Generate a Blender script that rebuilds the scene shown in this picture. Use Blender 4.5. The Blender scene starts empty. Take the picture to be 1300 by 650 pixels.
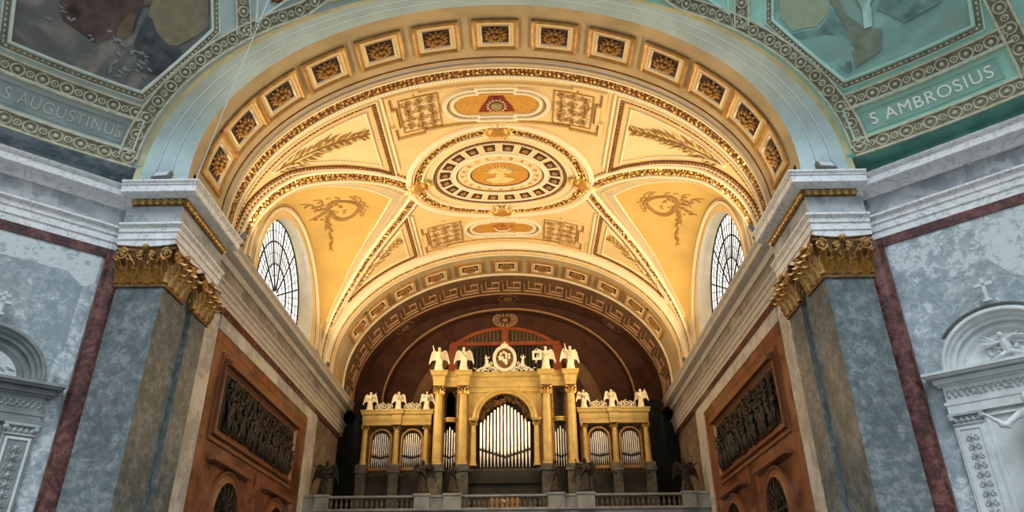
import bpy, bmesh, math, random
from mathutils import Vector, Matrix, noise
random.seed(7)
C = bpy.context.scene.collection
scene = bpy.context.scene
PI = math.pi
def V(*a): return Vector(a)
# ------------------------------------------------------------------ camera, world, lights, exposure
FPX = 922.2
cd = bpy.data.cameras.new('camera'); cam = bpy.data.objects.new('camera', cd); C.objects.link(cam)
cd.sensor_fit = 'HORIZONTAL'; cd.sensor_width = 36; cd.lens = FPX/1300*36; cd.clip_end = 300; cd.clip_start = .05
F_ = V(-0.00918917, 0.8856214, 0.46431701); R_ = V(0.99986149, 0.01458133, -0.00802393); U_ = V(0.01387653, -0.46417897, 0.88563273)
m = Matrix.Identity(4)
for i in range(3):
    m[i][0] = R_[i]; m[i][1] = U_[i]; m[i][2] = -F_[i]
m[0][3] = 0.7318
cam.matrix_world = m
scene.camera = cam
scene.view_settings.view_transform = 'Standard'; scene.view_settings.look = 'None'
scene.view_settings.gamma = 1; scene.view_settings.use_curve_mapping = False
scene.view_settings.exposure = 0.0
w = bpy.data.worlds.new('daylight'); scene.world = w; w.use_nodes = True
nt = w.node_tree; bg = nt.nodes['Background']
tc = nt.nodes.new('ShaderNodeTexCoord'); sp = nt.nodes.new('ShaderNodeSeparateXYZ'); mr = nt.nodes.new('ShaderNodeMapRange')
nt.links.new(tc.outputs['Generated'], sp.inputs[0]); nt.links.new(sp.outputs['Z'], mr.inputs['Value'])
mr.inputs['From Min'].default_value = -0.05; mr.inputs['From Max'].default_value = 0.45
mr.inputs['To Min'].default_value = 0.24; mr.inputs['To Max'].default_value = 0.95
nt.links.new(mr.outputs[0], bg.inputs['Strength']); bg.inputs['Color'].default_value = (0.78, 0.90, 1.0, 1)
WARM = (1.0, 0.74, 0.42)
LAMP_K = 1.0
def area(loc, target, size, power, col=WARM, spread=PI, name='flood_light'):
    ld = bpy.data.lights.new(name, 'AREA'); ld.energy = power*LAMP_K; ld.color = col; ld.size = size; ld.spread = spread
    o = bpy.data.objects.new(name, ld); C.objects.link(o); o.location = loc
    d = (V(*target)-V(*loc)).normalized(); o.rotation_euler = d.to_track_quat('-Z', 'Y').to_euler(); return o
# warm floodlights standing on the cornices, turned up into the vault; the last pair aims at the organ
for sx in (-1, 1):
    area((sx*8.6, 19.7, 12.1), (sx*-5, 19.9, 18), .6, 130)
    area((sx*8.7, 23.3, 12.2), (sx*-4.5, 25.5, 18), .6, 420)
    area((sx*8.7, 28.8, 12.1), (sx*-5, 29.0, 18), .6, 420)
    area((sx*8.7, 33.8, 12.2), (sx*-4.5, 32.5, 18), .6, 380)
    area((sx*8.6, 37.4, 12.2), (sx*-5, 37.6, 18), .5, 60)
    area((sx*8.4, 32.6, 12.3), (sx*1.5, 39, 11.2), .4, 60, spread=PI*.4)
# soft daylight falling from the dome's drum windows above and behind the viewer
sd_ = bpy.data.lights.new('dome_daylight', 'SUN'); sd_.energy = 2.2; sd_.angle = math.radians(34); sd_.color = (.86, .95, 1.0)
so = bpy.data.objects.new('dome_daylight', sd_); C.objects.link(so); so.rotation_euler = V(0.0, .66, -.80).to_track_quat('-Z', 'Y').to_euler()
# ------------------------------------------------------------------ materials
def nodes(name):
    mt = bpy.data.materials.new(name); mt.use_nodes = True; n = mt.node_tree
    return mt, n, n.nodes['Principled BSDF']
def ramp(n, stops, interp='LINEAR'):
    r = n.nodes.new('ShaderNodeValToRGB'); e = r.color_ramp; e.interpolation = interp
    while len(e.elements) < len(stops): e.elements.new(.5)
    for el, (p, c) in zip(e.elements, stops): el.position = p; el.color = (*c, 1)
    return r
def bumpit(n, b, src, s, dist=.05):
    bp = n.nodes.new('ShaderNodeBump'); bp.inputs['Strength'].default_value = s; bp.inputs['Distance'].default_value = dist
    n.links.new(src, bp.inputs['Height']); n.links.new(bp.outputs[0], b.inputs['Normal'])
def plain(name, c, rough=.6, metal=0., var=.25, scale=3., bump=0., bscale=None):
    mt, n, b = nodes(name)
    tc = n.nodes.new('ShaderNodeTexCoord'); nz = n.nodes.new('ShaderNodeTexNoise'); nz.inputs['Scale'].default_value = scale; nz.inputs['Detail'].default_value = 6
    n.links.new(tc.outputs['Object'], nz.inputs['Vector'])
    r = ramp(n, [(.3, [x*(1-var) for x in c]), (.7, [min(1, x*(1+var*.6)) for x in c])])
    n.links.new(nz.outputs['Fac'], r.inputs[0]); n.links.new(r.outputs[0], b.inputs['Base Color'])
    b.inputs['Roughness'].default_value = rough; b.inputs['Metallic'].default_value = metal
    if bump:
        n2 = n.nodes.new('ShaderNodeTexNoise'); n2.inputs['Scale'].default_value = bscale or scale*5; n2.inputs['Detail'].default_value = 3
        n.links.new(tc.outputs['Object'], n2.inputs['Vector']); bumpit(n, b, n2.outputs['Fac'], bump)
    return mt
def breccia(name, cols, scale=1.2, rough=.35, block=None):
    """mottled marble: warped voronoi pebbles over cloudy noise, optionally in big slabs"""
    mt, n, b = nodes(name)
    tc = n.nodes.new('ShaderNodeTexCoord')
    nz = n.nodes.new('ShaderNodeTexNoise'); nz.inputs['Scale'].default_value = scale*1.3; nz.inputs['Detail'].default_value = 7; nz.inputs['Roughness'].default_value = .6
    n.links.new(tc.outputs['Object'], nz.inputs['Vector'])
    mx = n.nodes.new('ShaderNodeMix'); mx.data_type = 'VECTOR'; mx.inputs['Factor'].default_value = .35
    n.links.new(tc.outputs['Object'], mx.inputs[4]); n.links.new(nz.outputs['Color'], mx.inputs[5])
    vo = n.nodes.new('ShaderNodeTexVoronoi'); vo.inputs['Scale'].default_value = scale*5.5; n.links.new(mx.outputs[1], vo.inputs['Vector'])
    sx = n.nodes.new('ShaderNodeSeparateColor'); n.links.new(vo.outputs['Color'], sx.inputs[0])
    n3 = n.nodes.new('ShaderNodeTexNoise'); n3.inputs['Scale'].default_value = scale*.45; n3.inputs['Detail'].default_value = 3
    n.links.new(tc.outputs['Object'], n3.inputs['Vector'])
    a1 = n.nodes.new('ShaderNodeMath'); a1.operation = 'MULTIPLY_ADD'; a1.inputs[1].default_value = .28
    n.links.new(sx.outputs[0], a1.inputs[0]); n.links.new(nz.outputs['Fac'], a1.inputs[2])
    a2 = n.nodes.new('ShaderNodeMath'); a2.operation = 'MULTIPLY_ADD'; a2.inputs[1].default_value = .7
    n.links.new(n3.outputs['Fac'], a2.inputs[0]); n.links.new(a1.outputs[0], a2.inputs[2])
    r = ramp(n, [(.68+.36*i/(len(cols)-1)*1.0, c) for i, c in enumerate(cols)])
    src = a2.outputs[0]
    if block:
        v2 = n.nodes.new('ShaderNodeTexVoronoi'); v2.inputs['Scale'].default_value = block; v2.distance = 'MANHATTAN'
        n.links.new(tc.outputs['Object'], v2.inputs['Vector'])
        s2 = n.nodes.new('ShaderNodeSeparateColor'); n.links.new(v2.outputs['Color'], s2.inputs[0])
        a3 = n.nodes.new('ShaderNodeMath'); a3.operation = 'MULTIPLY_ADD'; a3.inputs[1].default_value = .38
        n.links.new(s2.outputs[0], a3.inputs[0]); n.links.new(src, a3.inputs[2])
        a4 = n.nodes.new('ShaderNodeMath'); a4.operation = 'SUBTRACT'; a4.inputs[1].default_value = .19; n.links.new(a3.outputs[0], a4.inputs[0]); src = a4.outputs[0]
    mp = n.nodes.new('ShaderNodeMapRange'); mp.inputs['From Min'].default_value = .0; mp.inputs['From Max'].default_value = 1.6
    mp.inputs['To Min'].default_value = 0; mp.inputs['To Max'].default_value = 1.4
    n.links.new(src, mp.inputs[0]); n.links.new(mp.outputs[0], r.inputs[0]); n.links.new(r.outputs[0], b.inputs['Base Color'])
    b.inputs['Roughness'].default_value = rough
    return mt
def veined(name, base, vein, scale=1.5, rough=.35):
    mt, n, b = nodes(name)
    tc = n.nodes.new('ShaderNodeTexCoord'); nz = n.nodes.new('ShaderNodeTexNoise'); nz.inputs['Scale'].default_value = scale; nz.inputs['Detail'].default_value = 8; nz.inputs['Roughness'].default_value = .65; nz.inputs['Distortion'].default_value = 1.2
    n.links.new(tc.outputs['Object'], nz.inputs['Vector'])
    r = ramp(n, [(.36, base), (.475, [x*.96 for x in base]), (.498, vein), (.512, [x*.95 for x in base]), (.7, base)])
    n.links.new(nz.outputs['Fac'], r.inputs[0]); n.links.new(r.outputs[0], b.inputs['Base Color']); b.inputs['Roughness'].default_value = rough
    return mt
M = {}
M['wallblue'] = breccia('blue_grey_breccia_marble', [(.28,.34,.37), (.37,.43,.46), (.45,.52,.55), (.66,.72,.74)], 2.9, .3, block=.22)
M['pilaster'] = breccia('grey_blue_pilaster_marble', [(.085,.105,.11), (.115,.14,.145), (.15,.175,.18), (.22,.245,.25)], 2.9, .28)
M['palestrip'] = breccia('pale_beige_marble', [(.36,.36,.34), (.46,.45,.42), (.55,.53,.49), (.62,.6,.55)], 1.6, .35, block=.5)
M['frieze'] = breccia('grey_frieze_marble', [(.24,.27,.30), (.36,.39,.42), (.46,.49,.52), (.56,.58,.6)], 1.0, .35)
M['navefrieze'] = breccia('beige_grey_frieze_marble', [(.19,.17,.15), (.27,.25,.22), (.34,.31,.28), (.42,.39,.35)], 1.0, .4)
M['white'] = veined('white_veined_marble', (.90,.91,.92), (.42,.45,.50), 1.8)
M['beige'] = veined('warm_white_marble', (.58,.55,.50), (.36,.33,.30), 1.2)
M['red'] = breccia('dark_red_marble', [(.035,.012,.010), (.075,.022,.018), (.12,.036,.03), (.18,.07,.055)], 3.0, .25)
M['reardark'] = breccia('dim_brown_rear_marble', [(.11,.08,.055), (.16,.12,.085), (.21,.165,.12), (.27,.22,.17)], 1.2, .45)
M['orange'] = breccia('orange_red_marble', [(.10,.035,.014), (.15,.05,.02), (.20,.07,.028), (.25,.10,.045)], .7, .3, block=.6)
M['orangelite'] = plain('orange_marble_moulding', (.21,.08,.035), .35, 0, .25, 2)
M['gold'] = plain('gilding', (.78,.50,.16), .32, .85, .35, 9, .3, 30)
M['golddark'] = plain('old_dark_gilding', (.20,.105,.035), .35, .55, .6, 8, .5, 25)
M['coffergilt'] = plain('brown_gilt_coffer_frame', (.50,.28,.09), .45, .35, .3, 4)
M['ochregilt'] = plain('orange_gilt_boss', (.66,.34,.08), .35, .4, .3, 5)
M['goldleaf'] = plain('bright_gold_leaf', (.86,.56,.17), .35, .6, .35, 9)
M['cream'] = plain('cream_vault_plaster', (.80,.60,.30), .75, 0, .07, 1.2)
M['creampale'] = plain('pale_cream_panel_plaster', (.84,.68,.38), .75, 0, .07, 1.2)
M['yellow'] = plain('yellow_ochre_plaster', (.62,.41,.12), .8, 0, .12, .8)
M['ivory'] = plain('ivory_moulding_paint', (.90,.82,.62), .6, 0, .06, 2)
M['greige'] = plain('grey_beige_plaster', (.56,.45,.29), .8, 0, .10, 1.0)
M['archstone'] = plain('brownish_beige_arch_plaster', (.50,.38,.21), .8, 0, .22, .9)
M['brownred'] = plain('dark_red_brown_ground', (.17,.055,.02), .7, 0, .4, 12)
M['darkbrown'] = plain('dark_brown_coffer_ground', (.075,.03,.012), .7, 0, .4, 6)
M['ochre'] = plain('orange_ochre_painted_field', (.60,.30,.05), .7, 0, .18, 7)
M['paintleaf'] = plain('brown_gold_painted_leaf', (.36,.19,.04), .7, 0, .45, 14)
M['paintpale'] = plain('pale_gold_painted_leaf', (.85,.66,.28), .7, 0, .3, 14)
M['bluepaint'] = plain('pale_blue_grey_arch_paint', (.50,.65,.67), .85, 0, .22, .8)
M['tealL'] = plain('grey_teal_paint', (.44,.53,.51), .85, 0, .15, .9)
M['tealR'] = plain('green_lit_teal_paint', (.37,.68,.57), .85, 0, .15, .9)  # right pendentive colours carry the green tint of the light there
M['tealdkL'] = plain('dark_grey_teal_paint', (.28,.35,.35), .85, 0, .2, 2.5)
M['tealdkR'] = plain('green_lit_dark_teal_paint', (.27,.49,.42), .85, 0, .2, 2.5)
M['slateL'] = breccia('slate_blue_paint', [(.18,.25,.30), (.26,.34,.39), (.33,.41,.47), (.42,.5,.56)], 1.8, .8)
M['slateR'] = plain('green_lit_slate_paint', (.17,.44,.38), .85, 0, .3, 2)
M['khaki'] = plain('khaki_guilloche_ground', (.27,.26,.18), .8, 0, .35, 6)
M['khakilite'] = plain('khaki_guilloche_ring', (.60,.59,.44), .7, 0, .3, 6)
M['olive'] = plain('olive_gold_moulding', (.56,.54,.30), .6, 0, .25, 2)
M['sage'] = plain('pale_sage_moulding', (.66,.76,.70), .7, 0, .15, 2)
M['sageR'] = plain('green_lit_sage_moulding', (.50,.76,.67), .7, 0, .12, 2)
M['text'] = plain('pale_lettering_paint', (.92,.95,.88), .7, 0, .1, 3)
M['textdim'] = plain('grey_lettering_paint', (.48,.50,.44), .7, 0, .2, 3)  # greyer, low-contrast letters of the left panel
M['glass'] = None
M['iron'] = plain('black_iron', (.012,.013,.015), .5, .5, .2, 4)
M['plaster'] = plain('white_reveal_plaster', (.72,.72,.66), .8, 0, .12, 2)
M['bronze'] = plain('dark_bronze', (.05,.04,.03), .42, .7, .5, 6, .5, 20)
M['bronzedk'] = plain('black_bronze_ground', (.03,.025,.02), .55, .5, .4, 4)
M['brown'] = plain('dark_red_brown_vault_paint', (.10,.035,.018), .8, 0, .35, 1.5)
M['brownband'] = plain('brown_band_paint', (.22,.12,.055), .8, 0, .3, 2)
M['brownlite'] = plain('tan_trim_paint', (.55,.32,.17), .7, 0, .2, 3)
M['redframe'] = plain('orange_red_window_frame', (.42,.10,.03), .55, 0, .3, 3)
M['black'] = plain('near_black_recess_shade', (.012,.012,.010), .8, 0, .3, 2)  # flat black pieces stand in for the darkness inside openings
M['dkgreen'] = plain('black_green_recess_shade', (.018,.026,.018), .8, 0, .4, 1)  # recess walls near black: the opening's darkness is in their colour
M['orgold'] = plain('yellow_gold_organ_paint', (.55,.385,.12), .5, .05, .22, 2.5, .15, 14)
M['orwood'] = plain('gold_brown_organ_wood', (.36,.19,.05), .5, .1, .3, 4)
M['orstone'] = breccia('dark_olive_marble', [(.04,.036,.028), (.07,.06,.045), (.09,.078,.056), (.14,.12,.085)], 1.3, .4)
M['pipe'] = plain('tin_pipe', (.70,.67,.64), .36, .9, .12, 3)
M['pipedk'] = plain('dark_pipe_metal', (.10,.085,.07), .4, .7, .3, 5)
M['statue'] = plain('white_gilded_plaster', (.86,.78,.60), .55, 0, .12, 5)
M['lower'] = plain('shaded_lower_case_panel', (.055,.048,.034), .6, 0, .3, 2)  # shade below the lit upper organ put into this dark colour
M['balus'] = plain('grey_balustrade_stone', (.33,.33,.31), .5, 0, .3, 2)
M['baldk'] = plain('dark_baluster_stone', (.15,.12,.08), .5, 0, .4, 3)
M['altar'] = plain('grey_carved_marble', (.43,.47,.48), .5, 0, .2, 3, .25, 16)
M['altarlite'] = plain('pale_carved_marble', (.66,.70,.71), .5, 0, .15, 3, .25, 16)
M['altarshade'] = plain('shaded_grey_carved_marble', (.24,.27,.27), .5, 0, .25, 3, .25, 16)  # left altar: shading of that side put into a darker marble colour
M['altardk'] = plain('dark_carved_marble', (.19,.20,.20), .5, 0, .3, 3)  # dark grey marble of the cresting leaves and stars
M['floor'] = plain('stone_floor', (.24,.22,.20), .5, 0, .3, .7)
M['steel'] = plain('grey_lamp_housing', (.18,.18,.18), .4, .5, .2, 3)
M['lampglass'] = plain('lamp_glass', (.6,.62,.64), .2, 0, .1, 3)
M['wire'] = plain('pale_wire', (.55,.55,.52), .5, .2, .1, 3)
def fresco(name, cols, scale):
    mt, n, b = nodes(name)
    tc = n.nodes.new('ShaderNodeTexCoord'); nz = n.nodes.new('ShaderNodeTexNoise'); nz.inputs['Scale'].default_value = scale; nz.inputs['Detail'].default_value = 8; nz.inputs['Distortion'].default_value = 1.8
    n.links.new(tc.outputs['Object'], nz.inputs['Vector'])
    r = ramp(n, [(.25+.5*i/(len(cols)-1), c) for i, c in enumerate(cols)]); n.links.new(nz.outputs['Fac'], r.inputs[0]); n.links.new(r.outputs[0], b.inputs['Base Color']); b.inputs['Roughness'].default_value = .85
    return mt
M['frescoL'] = fresco('dim_brown_fresco', [(.07,.06,.06), (.14,.11,.10), (.13,.14,.14), (.27,.24,.21), (.15,.12,.10)], .55)
M['frescoR'] = fresco('green_lit_fresco', [(.18,.31,.27), (.27,.40,.34), (.23,.42,.38), (.33,.53,.47), (.27,.36,.28)], .5)
mt, n, b = nodes('sky_lit_window_glass')
b.inputs['Base Color'].default_value = (.85,.9,.95,1); b.inputs['Roughness'].default_value = .3
b.inputs['Emission Color'].default_value = (.93,.97,1,1); b.inputs['Emission Strength'].default_value = 1.0
M['glass'] = mt
# ------------------------------------------------------------------ mesh builder
class MB:
    def __init__(s): s.v = []; s.f = []
    def add(s, vs, fs):
        o = len(s.v); s.v += [Vector(p) for p in vs]; s.f += [tuple(i+o for i in f) for f in fs]; return s
    def box(s, x0, x1, y0, y1, z0, z1):
        return s.add([(x, y, z) for z in (z0, z1) for y in (y0, y1) for x in (x0, x1)], [(0,2,3,1), (4,5,7,6), (0,1,5,4), (2,6,7,3), (0,4,6,2), (1,3,7,5)])
    def obox(s, c, ax, ay, az, hx, hy, hz):
        c = Vector(c); vs = [c+ax*hx*i+ay*hy*j+az*hz*k for k in (-1, 1) for j in (-1, 1) for i in (-1, 1)]
        return s.add(vs, [(0,2,3,1), (4,5,7,6), (0,1,5,4), (2,6,7,3), (0,4,6,2), (1,3,7,5)])
    def sweep(s, P, prof, N=None, closed=False, caps=False):
        """profile points (offset sideways, height along normal) swept along P with mitred corners"""
        n = len(P); P = [Vector((*p, 0)[:3]) for p in P]; k = len(prof); vs = []; fs = []
        for i in range(n):
            nn = Vector(N[i]) if N else Vector((0, 0, 1))
            a = P[i-1] if (closed or i > 0) else None; c = P[(i+1) % n] if (closed or i < n-1) else None
            t1 = (P[i]-a).normalized() if a is not None else None; t2 = (c-P[i]).normalized() if c is not None else None
            if t1 is None: t1 = t2
            if t2 is None: t2 = t1
            s1 = nn.cross(t1).normalized(); s2 = nn.cross(t2).normalized(); d = (s1+s2)
            d = d.normalized() if d.length > 1e-6 else s1
            kk = 1/max(.35, d.dot(s1))
            for o, h in prof: vs.append(P[i]+d*o*kk+nn*h)
        for i in range(n if closed else n-1):
            j = (i+1) % n
            for q in range(k-1): fs.append((i*k+q, i*k+q+1, j*k+q+1, j*k+q))
        if caps and not closed: fs.append(tuple(range(k))); fs.append(tuple((n-1)*k+q for q in range(k)))
        return s.add(vs, fs)
    def tube(s, P, r, n=6, closed=False, flat=1.):
        P = [Vector(p) for p in P]; N = len(P); vs = []; fs = []; up = Vector((0, 0, 1))
        for i in range(N):
            a = P[i-1] if (closed or i > 0) else P[i]; c = P[(i+1) % N] if (closed or i < N-1) else P[i]
            t = (c-a); t = t.normalized() if t.length > 1e-9 else Vector((1, 0, 0))
            u = t.cross(up); u = u.normalized() if u.length > .05 else t.cross(Vector((1, 0, 0))).normalized()
            w_ = u.cross(t).normalized(); rr = r[i] if isinstance(r, (list, tuple)) else r
            for q in range(n):
                an = 2*PI*q/n; vs.append(P[i]+u*math.cos(an)*rr+w_*math.sin(an)*rr*flat)
        for i in range(N if closed else N-1):
            j = (i+1) % N
            for q in range(n): p = (q+1) % n; fs.append((i*n+q, i*n+p, j*n+p, j*n+q))
        if not closed: fs.append(tuple(range(n))); fs.append(tuple((N-1)*n+q for q in range(n)))
        return s.add(vs, fs)
    def lathe(s, prof, c=(0, 0, 0), n=12, sx=1, sy=1, fold=0, nf=7, a0=0, a1=2*PI):
        c = Vector(c); k = len(prof); full = abs(a1-a0-2*PI) < 1e-6; m_ = n if full else n+1; vs = []; fs = []
        for i in range(m_):
            a = a0+(a1-a0)*i/n; ff = 1+fold*math.sin(nf*a)
            for r, z in prof: vs.append(c+Vector((math.cos(a)*r*sx*ff, math.sin(a)*r*sy*ff, z)))
        for i in range(n):
            j = (i+1) % m_
            for q in range(k-1): fs.append((i*k+q, j*k+q, j*k+q+1, i*k+q+1))
        if full:
            if prof[0][0] > 1e-4: fs.append(tuple(i*k for i in range(n)))
            if prof[-1][0] > 1e-4: fs.append(tuple(i*k+k-1 for i in range(n)))
        return s.add(vs, fs)
    def blob(s, c, rx, ry=None, rz=None, n=6, mlat=4, rot=None):
        ry = rx if ry is None else ry; rz = rx if rz is None else rz; c = Vector(c); vs = []; fs = []
        R = rot or Matrix.Identity(3)
        vs.append(c+R@Vector((0, 0, -rz)))
        for j in range(1, mlat):
            la = -PI/2+PI*j/mlat
            for i in range(n):
                a = 2*PI*i/n; vs.append(c+R@Vector((rx*math.cos(la)*math.cos(a), ry*math.cos(la)*math.sin(a), rz*math.sin(la))))
        vs.append(c+R@Vector((0, 0, rz))); L = len(vs)-1
        for i in range(n): fs.append((0, 1+(i+1) % n, 1+i)); fs.append((L, L-n+i, L-n+(i+1) % n))
        for j in range(mlat-2):
            for i in range(n): a = 1+j*n+i; b_ = 1+j*n+(i+1) % n; fs.append((a, b_, b_+n, a+n))
        return s.add(vs, fs)
    def leaf(s, c, d, ln, wd, th=.02, up=(0, 0, 1)):
        c = Vector(c); d = Vector(d).normalized(); up = Vector(up); sd = up.cross(d).normalized()
        vs = [c, c+d*ln*.35+sd*wd/2, c+d*ln, c+d*ln*.35-sd*wd/2, c+d*ln*.4+up*th, c+d*ln*.35-up*th*.3]
        return s.add(vs, [(0,1,4), (1,2,4), (2,3,4), (3,0,4), (0,5,1), (1,5,2), (2,5,3), (3,5,0)])
    def poly(s, P, h0, h1):
        n = len(P); vs = [(p[0], p[1], h) for h in (h0, h1) for p in P]
        return s.add(vs, [tuple(range(n))[::-1], tuple(range(n, 2*n))]+[(i, (i+1) % n, n+(i+1) % n, n+i) for i in range(n)])
    def map(s, f):
        s.v = [Vector(f(*p)) for p in s.v]; return s
    def mesh(s, name):
        me = bpy.data.meshes.new(name); me.from_pydata(s.v, [], s.f); me.update()
        bm = bmesh.new(); bm.from_mesh(me); bmesh.ops.recalc_face_normals(bm, faces=bm.faces); bm.to_mesh(me); bm.free()
        me.shade_smooth()
        try: me.set_sharp_from_angle(angle=math.radians(38))
        except Exception: pass
        return me
    def build(s, name, mat, parent=None, label=None, kind=None):
        p = parent
        while p is not None:
            s.v = [v_-p.location for v_ in s.v]; p = p.parent
        me = s.mesh(name); me.materials.append(M[mat] if isinstance(mat, str) else mat)
        o = bpy.data.objects.new(name, me); C.objects.link(o)
        if parent: o.parent = parent
        if label: o['label'] = label
        if kind: o['kind'] = kind
        return o
def thing(name, label, cat, loc=(0, 0, 0), group=None):
    o = bpy.data.objects.new(name, None); C.objects.link(o); o.location = loc; o.empty_display_size = .2
    o['label'] = label; o['category'] = cat
    if group: o['group'] = group
    return o
def tag(o, label, cat, group=None):
    o['label'] = label; o['category'] = cat
    if group: o['group'] = group
    return o
def st(mb, name, mat): return mb.build(name, mat, kind='structure')
TR = [0]
def trim(mb, mat):
    TR[0] += 1; return mb.build('trim_%d' % TR[0], mat, kind='structure')
def dup(root, label=None, loc=None, rotz=None, scale=None):
    r = root.copy(); C.objects.link(r)
    if label: r['label'] = label
    if loc is not None: r.location = loc
    if rotz is not None: r.rotation_euler = (0, 0, rotz)
    if scale is not None: r.scale = scale
    for ch in list(root.children):
        c = ch.copy(); C.objects.link(c); c.parent = r
        for g in list(ch.children):
            d = g.copy(); C.objects.link(d); d.parent = c
    return r
ORD = ['first', 'second', 'third', 'fourth', 'fifth', 'sixth', 'seventh', 'eighth', 'ninth', 'tenth', 'eleventh', 'twelfth', 'thirteenth']
# ------------------------------------------------------------------ curved surfaces as maps (u, v, h) -> world
class Ell:
    def __init__(s, a, b, z0=12.74):
        s.a, s.b, s.z0 = a, b, z0; n = 600; s.T = [PI/2*i/n for i in range(n+1)]; s.L = [0]
        for i in range(n):
            s.L.append(s.L[-1]+math.hypot(a*(math.sin(s.T[i+1])-math.sin(s.T[i])), b*(math.cos(s.T[i+1])-math.cos(s.T[i]))))
        s.S = s.L[-1]
    def th(s, u):
        x = abs(u)/s.S*600
        if abs(u) >= s.S: return PI/2
        lo, hi = 0, 600
        while hi-lo > 1:
            md = (lo+hi)//2
            if s.L[md] <= abs(u): lo = md
            else: hi = md
        f = (abs(u)-s.L[lo])/(s.L[hi]-s.L[lo]); return s.T[lo]+f*(s.T[hi]-s.T[lo])
    def s_of(s, thdeg):
        x = math.radians(thdeg)/(PI/2)*600; i = min(599, int(x)); return s.L[i]+(s.L[i+1]-s.L[i])*(x-i)
    def __call__(s, u, v, h=0):
        t = s.th(u); sg = 1 if u >= 0 else -1
        x = s.a*math.sin(t); z = s.z0+s.b*math.cos(t)
        nx, nz = -s.b*math.sin(t), -s.a*math.cos(t); l = math.hypot(nx, nz); nx /= l; nz /= l
        if abs(u) > s.S: z -= abs(u)-s.S
        return Vector((sg*(x+nx*h), v, z+nz*h))
AR = Ell(9.2, 6.56); BY = Ell(9.5, 6.85)
HT = [(27,0), (28.5,.35), (31,.9), (35,1.65), (44,2.95), (54,4.15), (60,4.75), (68,5.2), (76,5.5), (84,5.65), (90,5.7)]
def interp(x, t, a=0, b=1):
    if x <= t[0][a]: return t[0][b]
    for p, q in zip(t, t[1:]):
        if x <= q[a]: return p[b]+(q[b]-p[b])*(x-p[a])/(q[a]-p[a])
    return t[-1][b]
YC = 29.3
def lun(sd):
    def f(u, v, h=0):
        def pos(u, v):
            sn = max(-1, min(1, u/5.3)); w_ = v/5.3; th = math.radians(interp(5.7*abs(sn), HT, 1, 0))
            G = Vector((sd*9.5*math.sin(th), YC+5.7*sn, 12.74+6.85*math.cos(th)))
            W = Vector((sd*9.52, YC+4.9*sn, 12.74+4.6*math.sqrt(max(0, 1-sn*sn))))
            return W*(1-w_)+G*w_
        p = pos(u, v)
        if h:
            e = .03; du = pos(min(5.25, u+e), v)-pos(max(-5.25, u-e), v); dv = pos(u, v+e)-pos(u, v-e); nn = du.cross(dv).normalized()
            if nn.z > 0: nn = -nn
            p = p+nn*h
        return p
    return f
SC = V(0, 1.5, 9.57); SR = 18.72; DEG = SR*PI/180
def sph(az, el, h=0):
    a, e = math.radians(az), math.radians(el); r = SR-h
    k = min(1, max(0, (19-el)/11.5)); k = k*k*(3-2*k)      # the pendentive's foot leans out over the cornice wall
    return SC+V(math.cos(e)*math.sin(a)*r, math.cos(e)*math.cos(a)*r, math.sin(e)*r)+V(math.sin(a)*.62*k, math.cos(a)*.62*k, .36*k)
def sphm(sd):       # local metres; u grows to the camera's right
    return lambda u, v, h=0: sph(u/DEG, v/DEG, h)
def wallm(sd, X=9.3): return lambda u, v, h=0: V(sd*(X-h), u, v)
DP = V(10.9, 18.4, 0); DD = V(.7526, -.6585, 0); DN = V(-.6585, -.7526, 0)
def diagm(sd):
    def f(u, v, h=0):
        p = DP+DD*u+DN*h; return V(sd*p.x, p.y, v)
    return f
def resample(P, d, closed=False):
    out = []; P = [Vector((*p, 0)[:3]) for p in P]; n = len(P)
    for i in range(n if closed else n-1):
        a, b_ = P[i], P[(i+1) % n]; k = max(1, int((b_-a).length/d+.5))
        out += [a+(b_-a)*j/k for j in range(k)]
    if not closed: out.append(P[-1])
    return out
def even(P, d, closed=False, shift=.5):
    """evenly spaced points and directions along a polyline"""
    P = [Vector((*p, 0)[:3]) for p in P]
    if closed: P = P+[P[0]]
    L = [0]
    for a, b_ in zip(P, P[1:]): L.append(L[-1]+(b_-a).length)
    n = max(1, round(L[-1]/d)); out = []; i = 0
    for q in range(n):
        x = (q+shift)*L[-1]/n
        while i < len(L)-2 and L[i+1] < x: i += 1
        f = (x-L[i])/max(1e-9, L[i+1]-L[i]); out.append((P[i].lerp(P[i+1], f), (P[i+1]-P[i]).normalized()))
    return out
def half(wd, h): return [(-wd/2, -.02), (-wd/2, h*.6), (-wd*.3, h), (wd*.3, h), (wd/2, h*.6), (wd/2, -.02)]
def ogee(wd, h): return [(-wd/2, -.02), (-wd/2, h), (-wd*.2, h*.9), (0, h*.45), (wd*.3, h*.35), (wd/2, h*.1), (wd/2, -.02)]
def strip(mb, P, wd, h, closed=False, d=.35, prof=None): return mb.sweep(resample(P, d, closed), prof or half(wd, h), closed=closed)
def beads(mb, P, d, r, closed=False, ry=None, h=.03):
    for p, t in even(P, d, closed):
        R = Matrix(((t.x, -t.y, 0), (t.y, t.x, 0), (0, 0, 1))); mb.blob((p.x, p.y, h), r, ry or r, r*.8, 5, 3, R)
    return mb
def ell(cx, cy, rx, ry, n=72): return [(cx+rx*math.cos(2*PI*i/n), cy+ry*math.sin(2*PI*i/n)) for i in range(n)]
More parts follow.
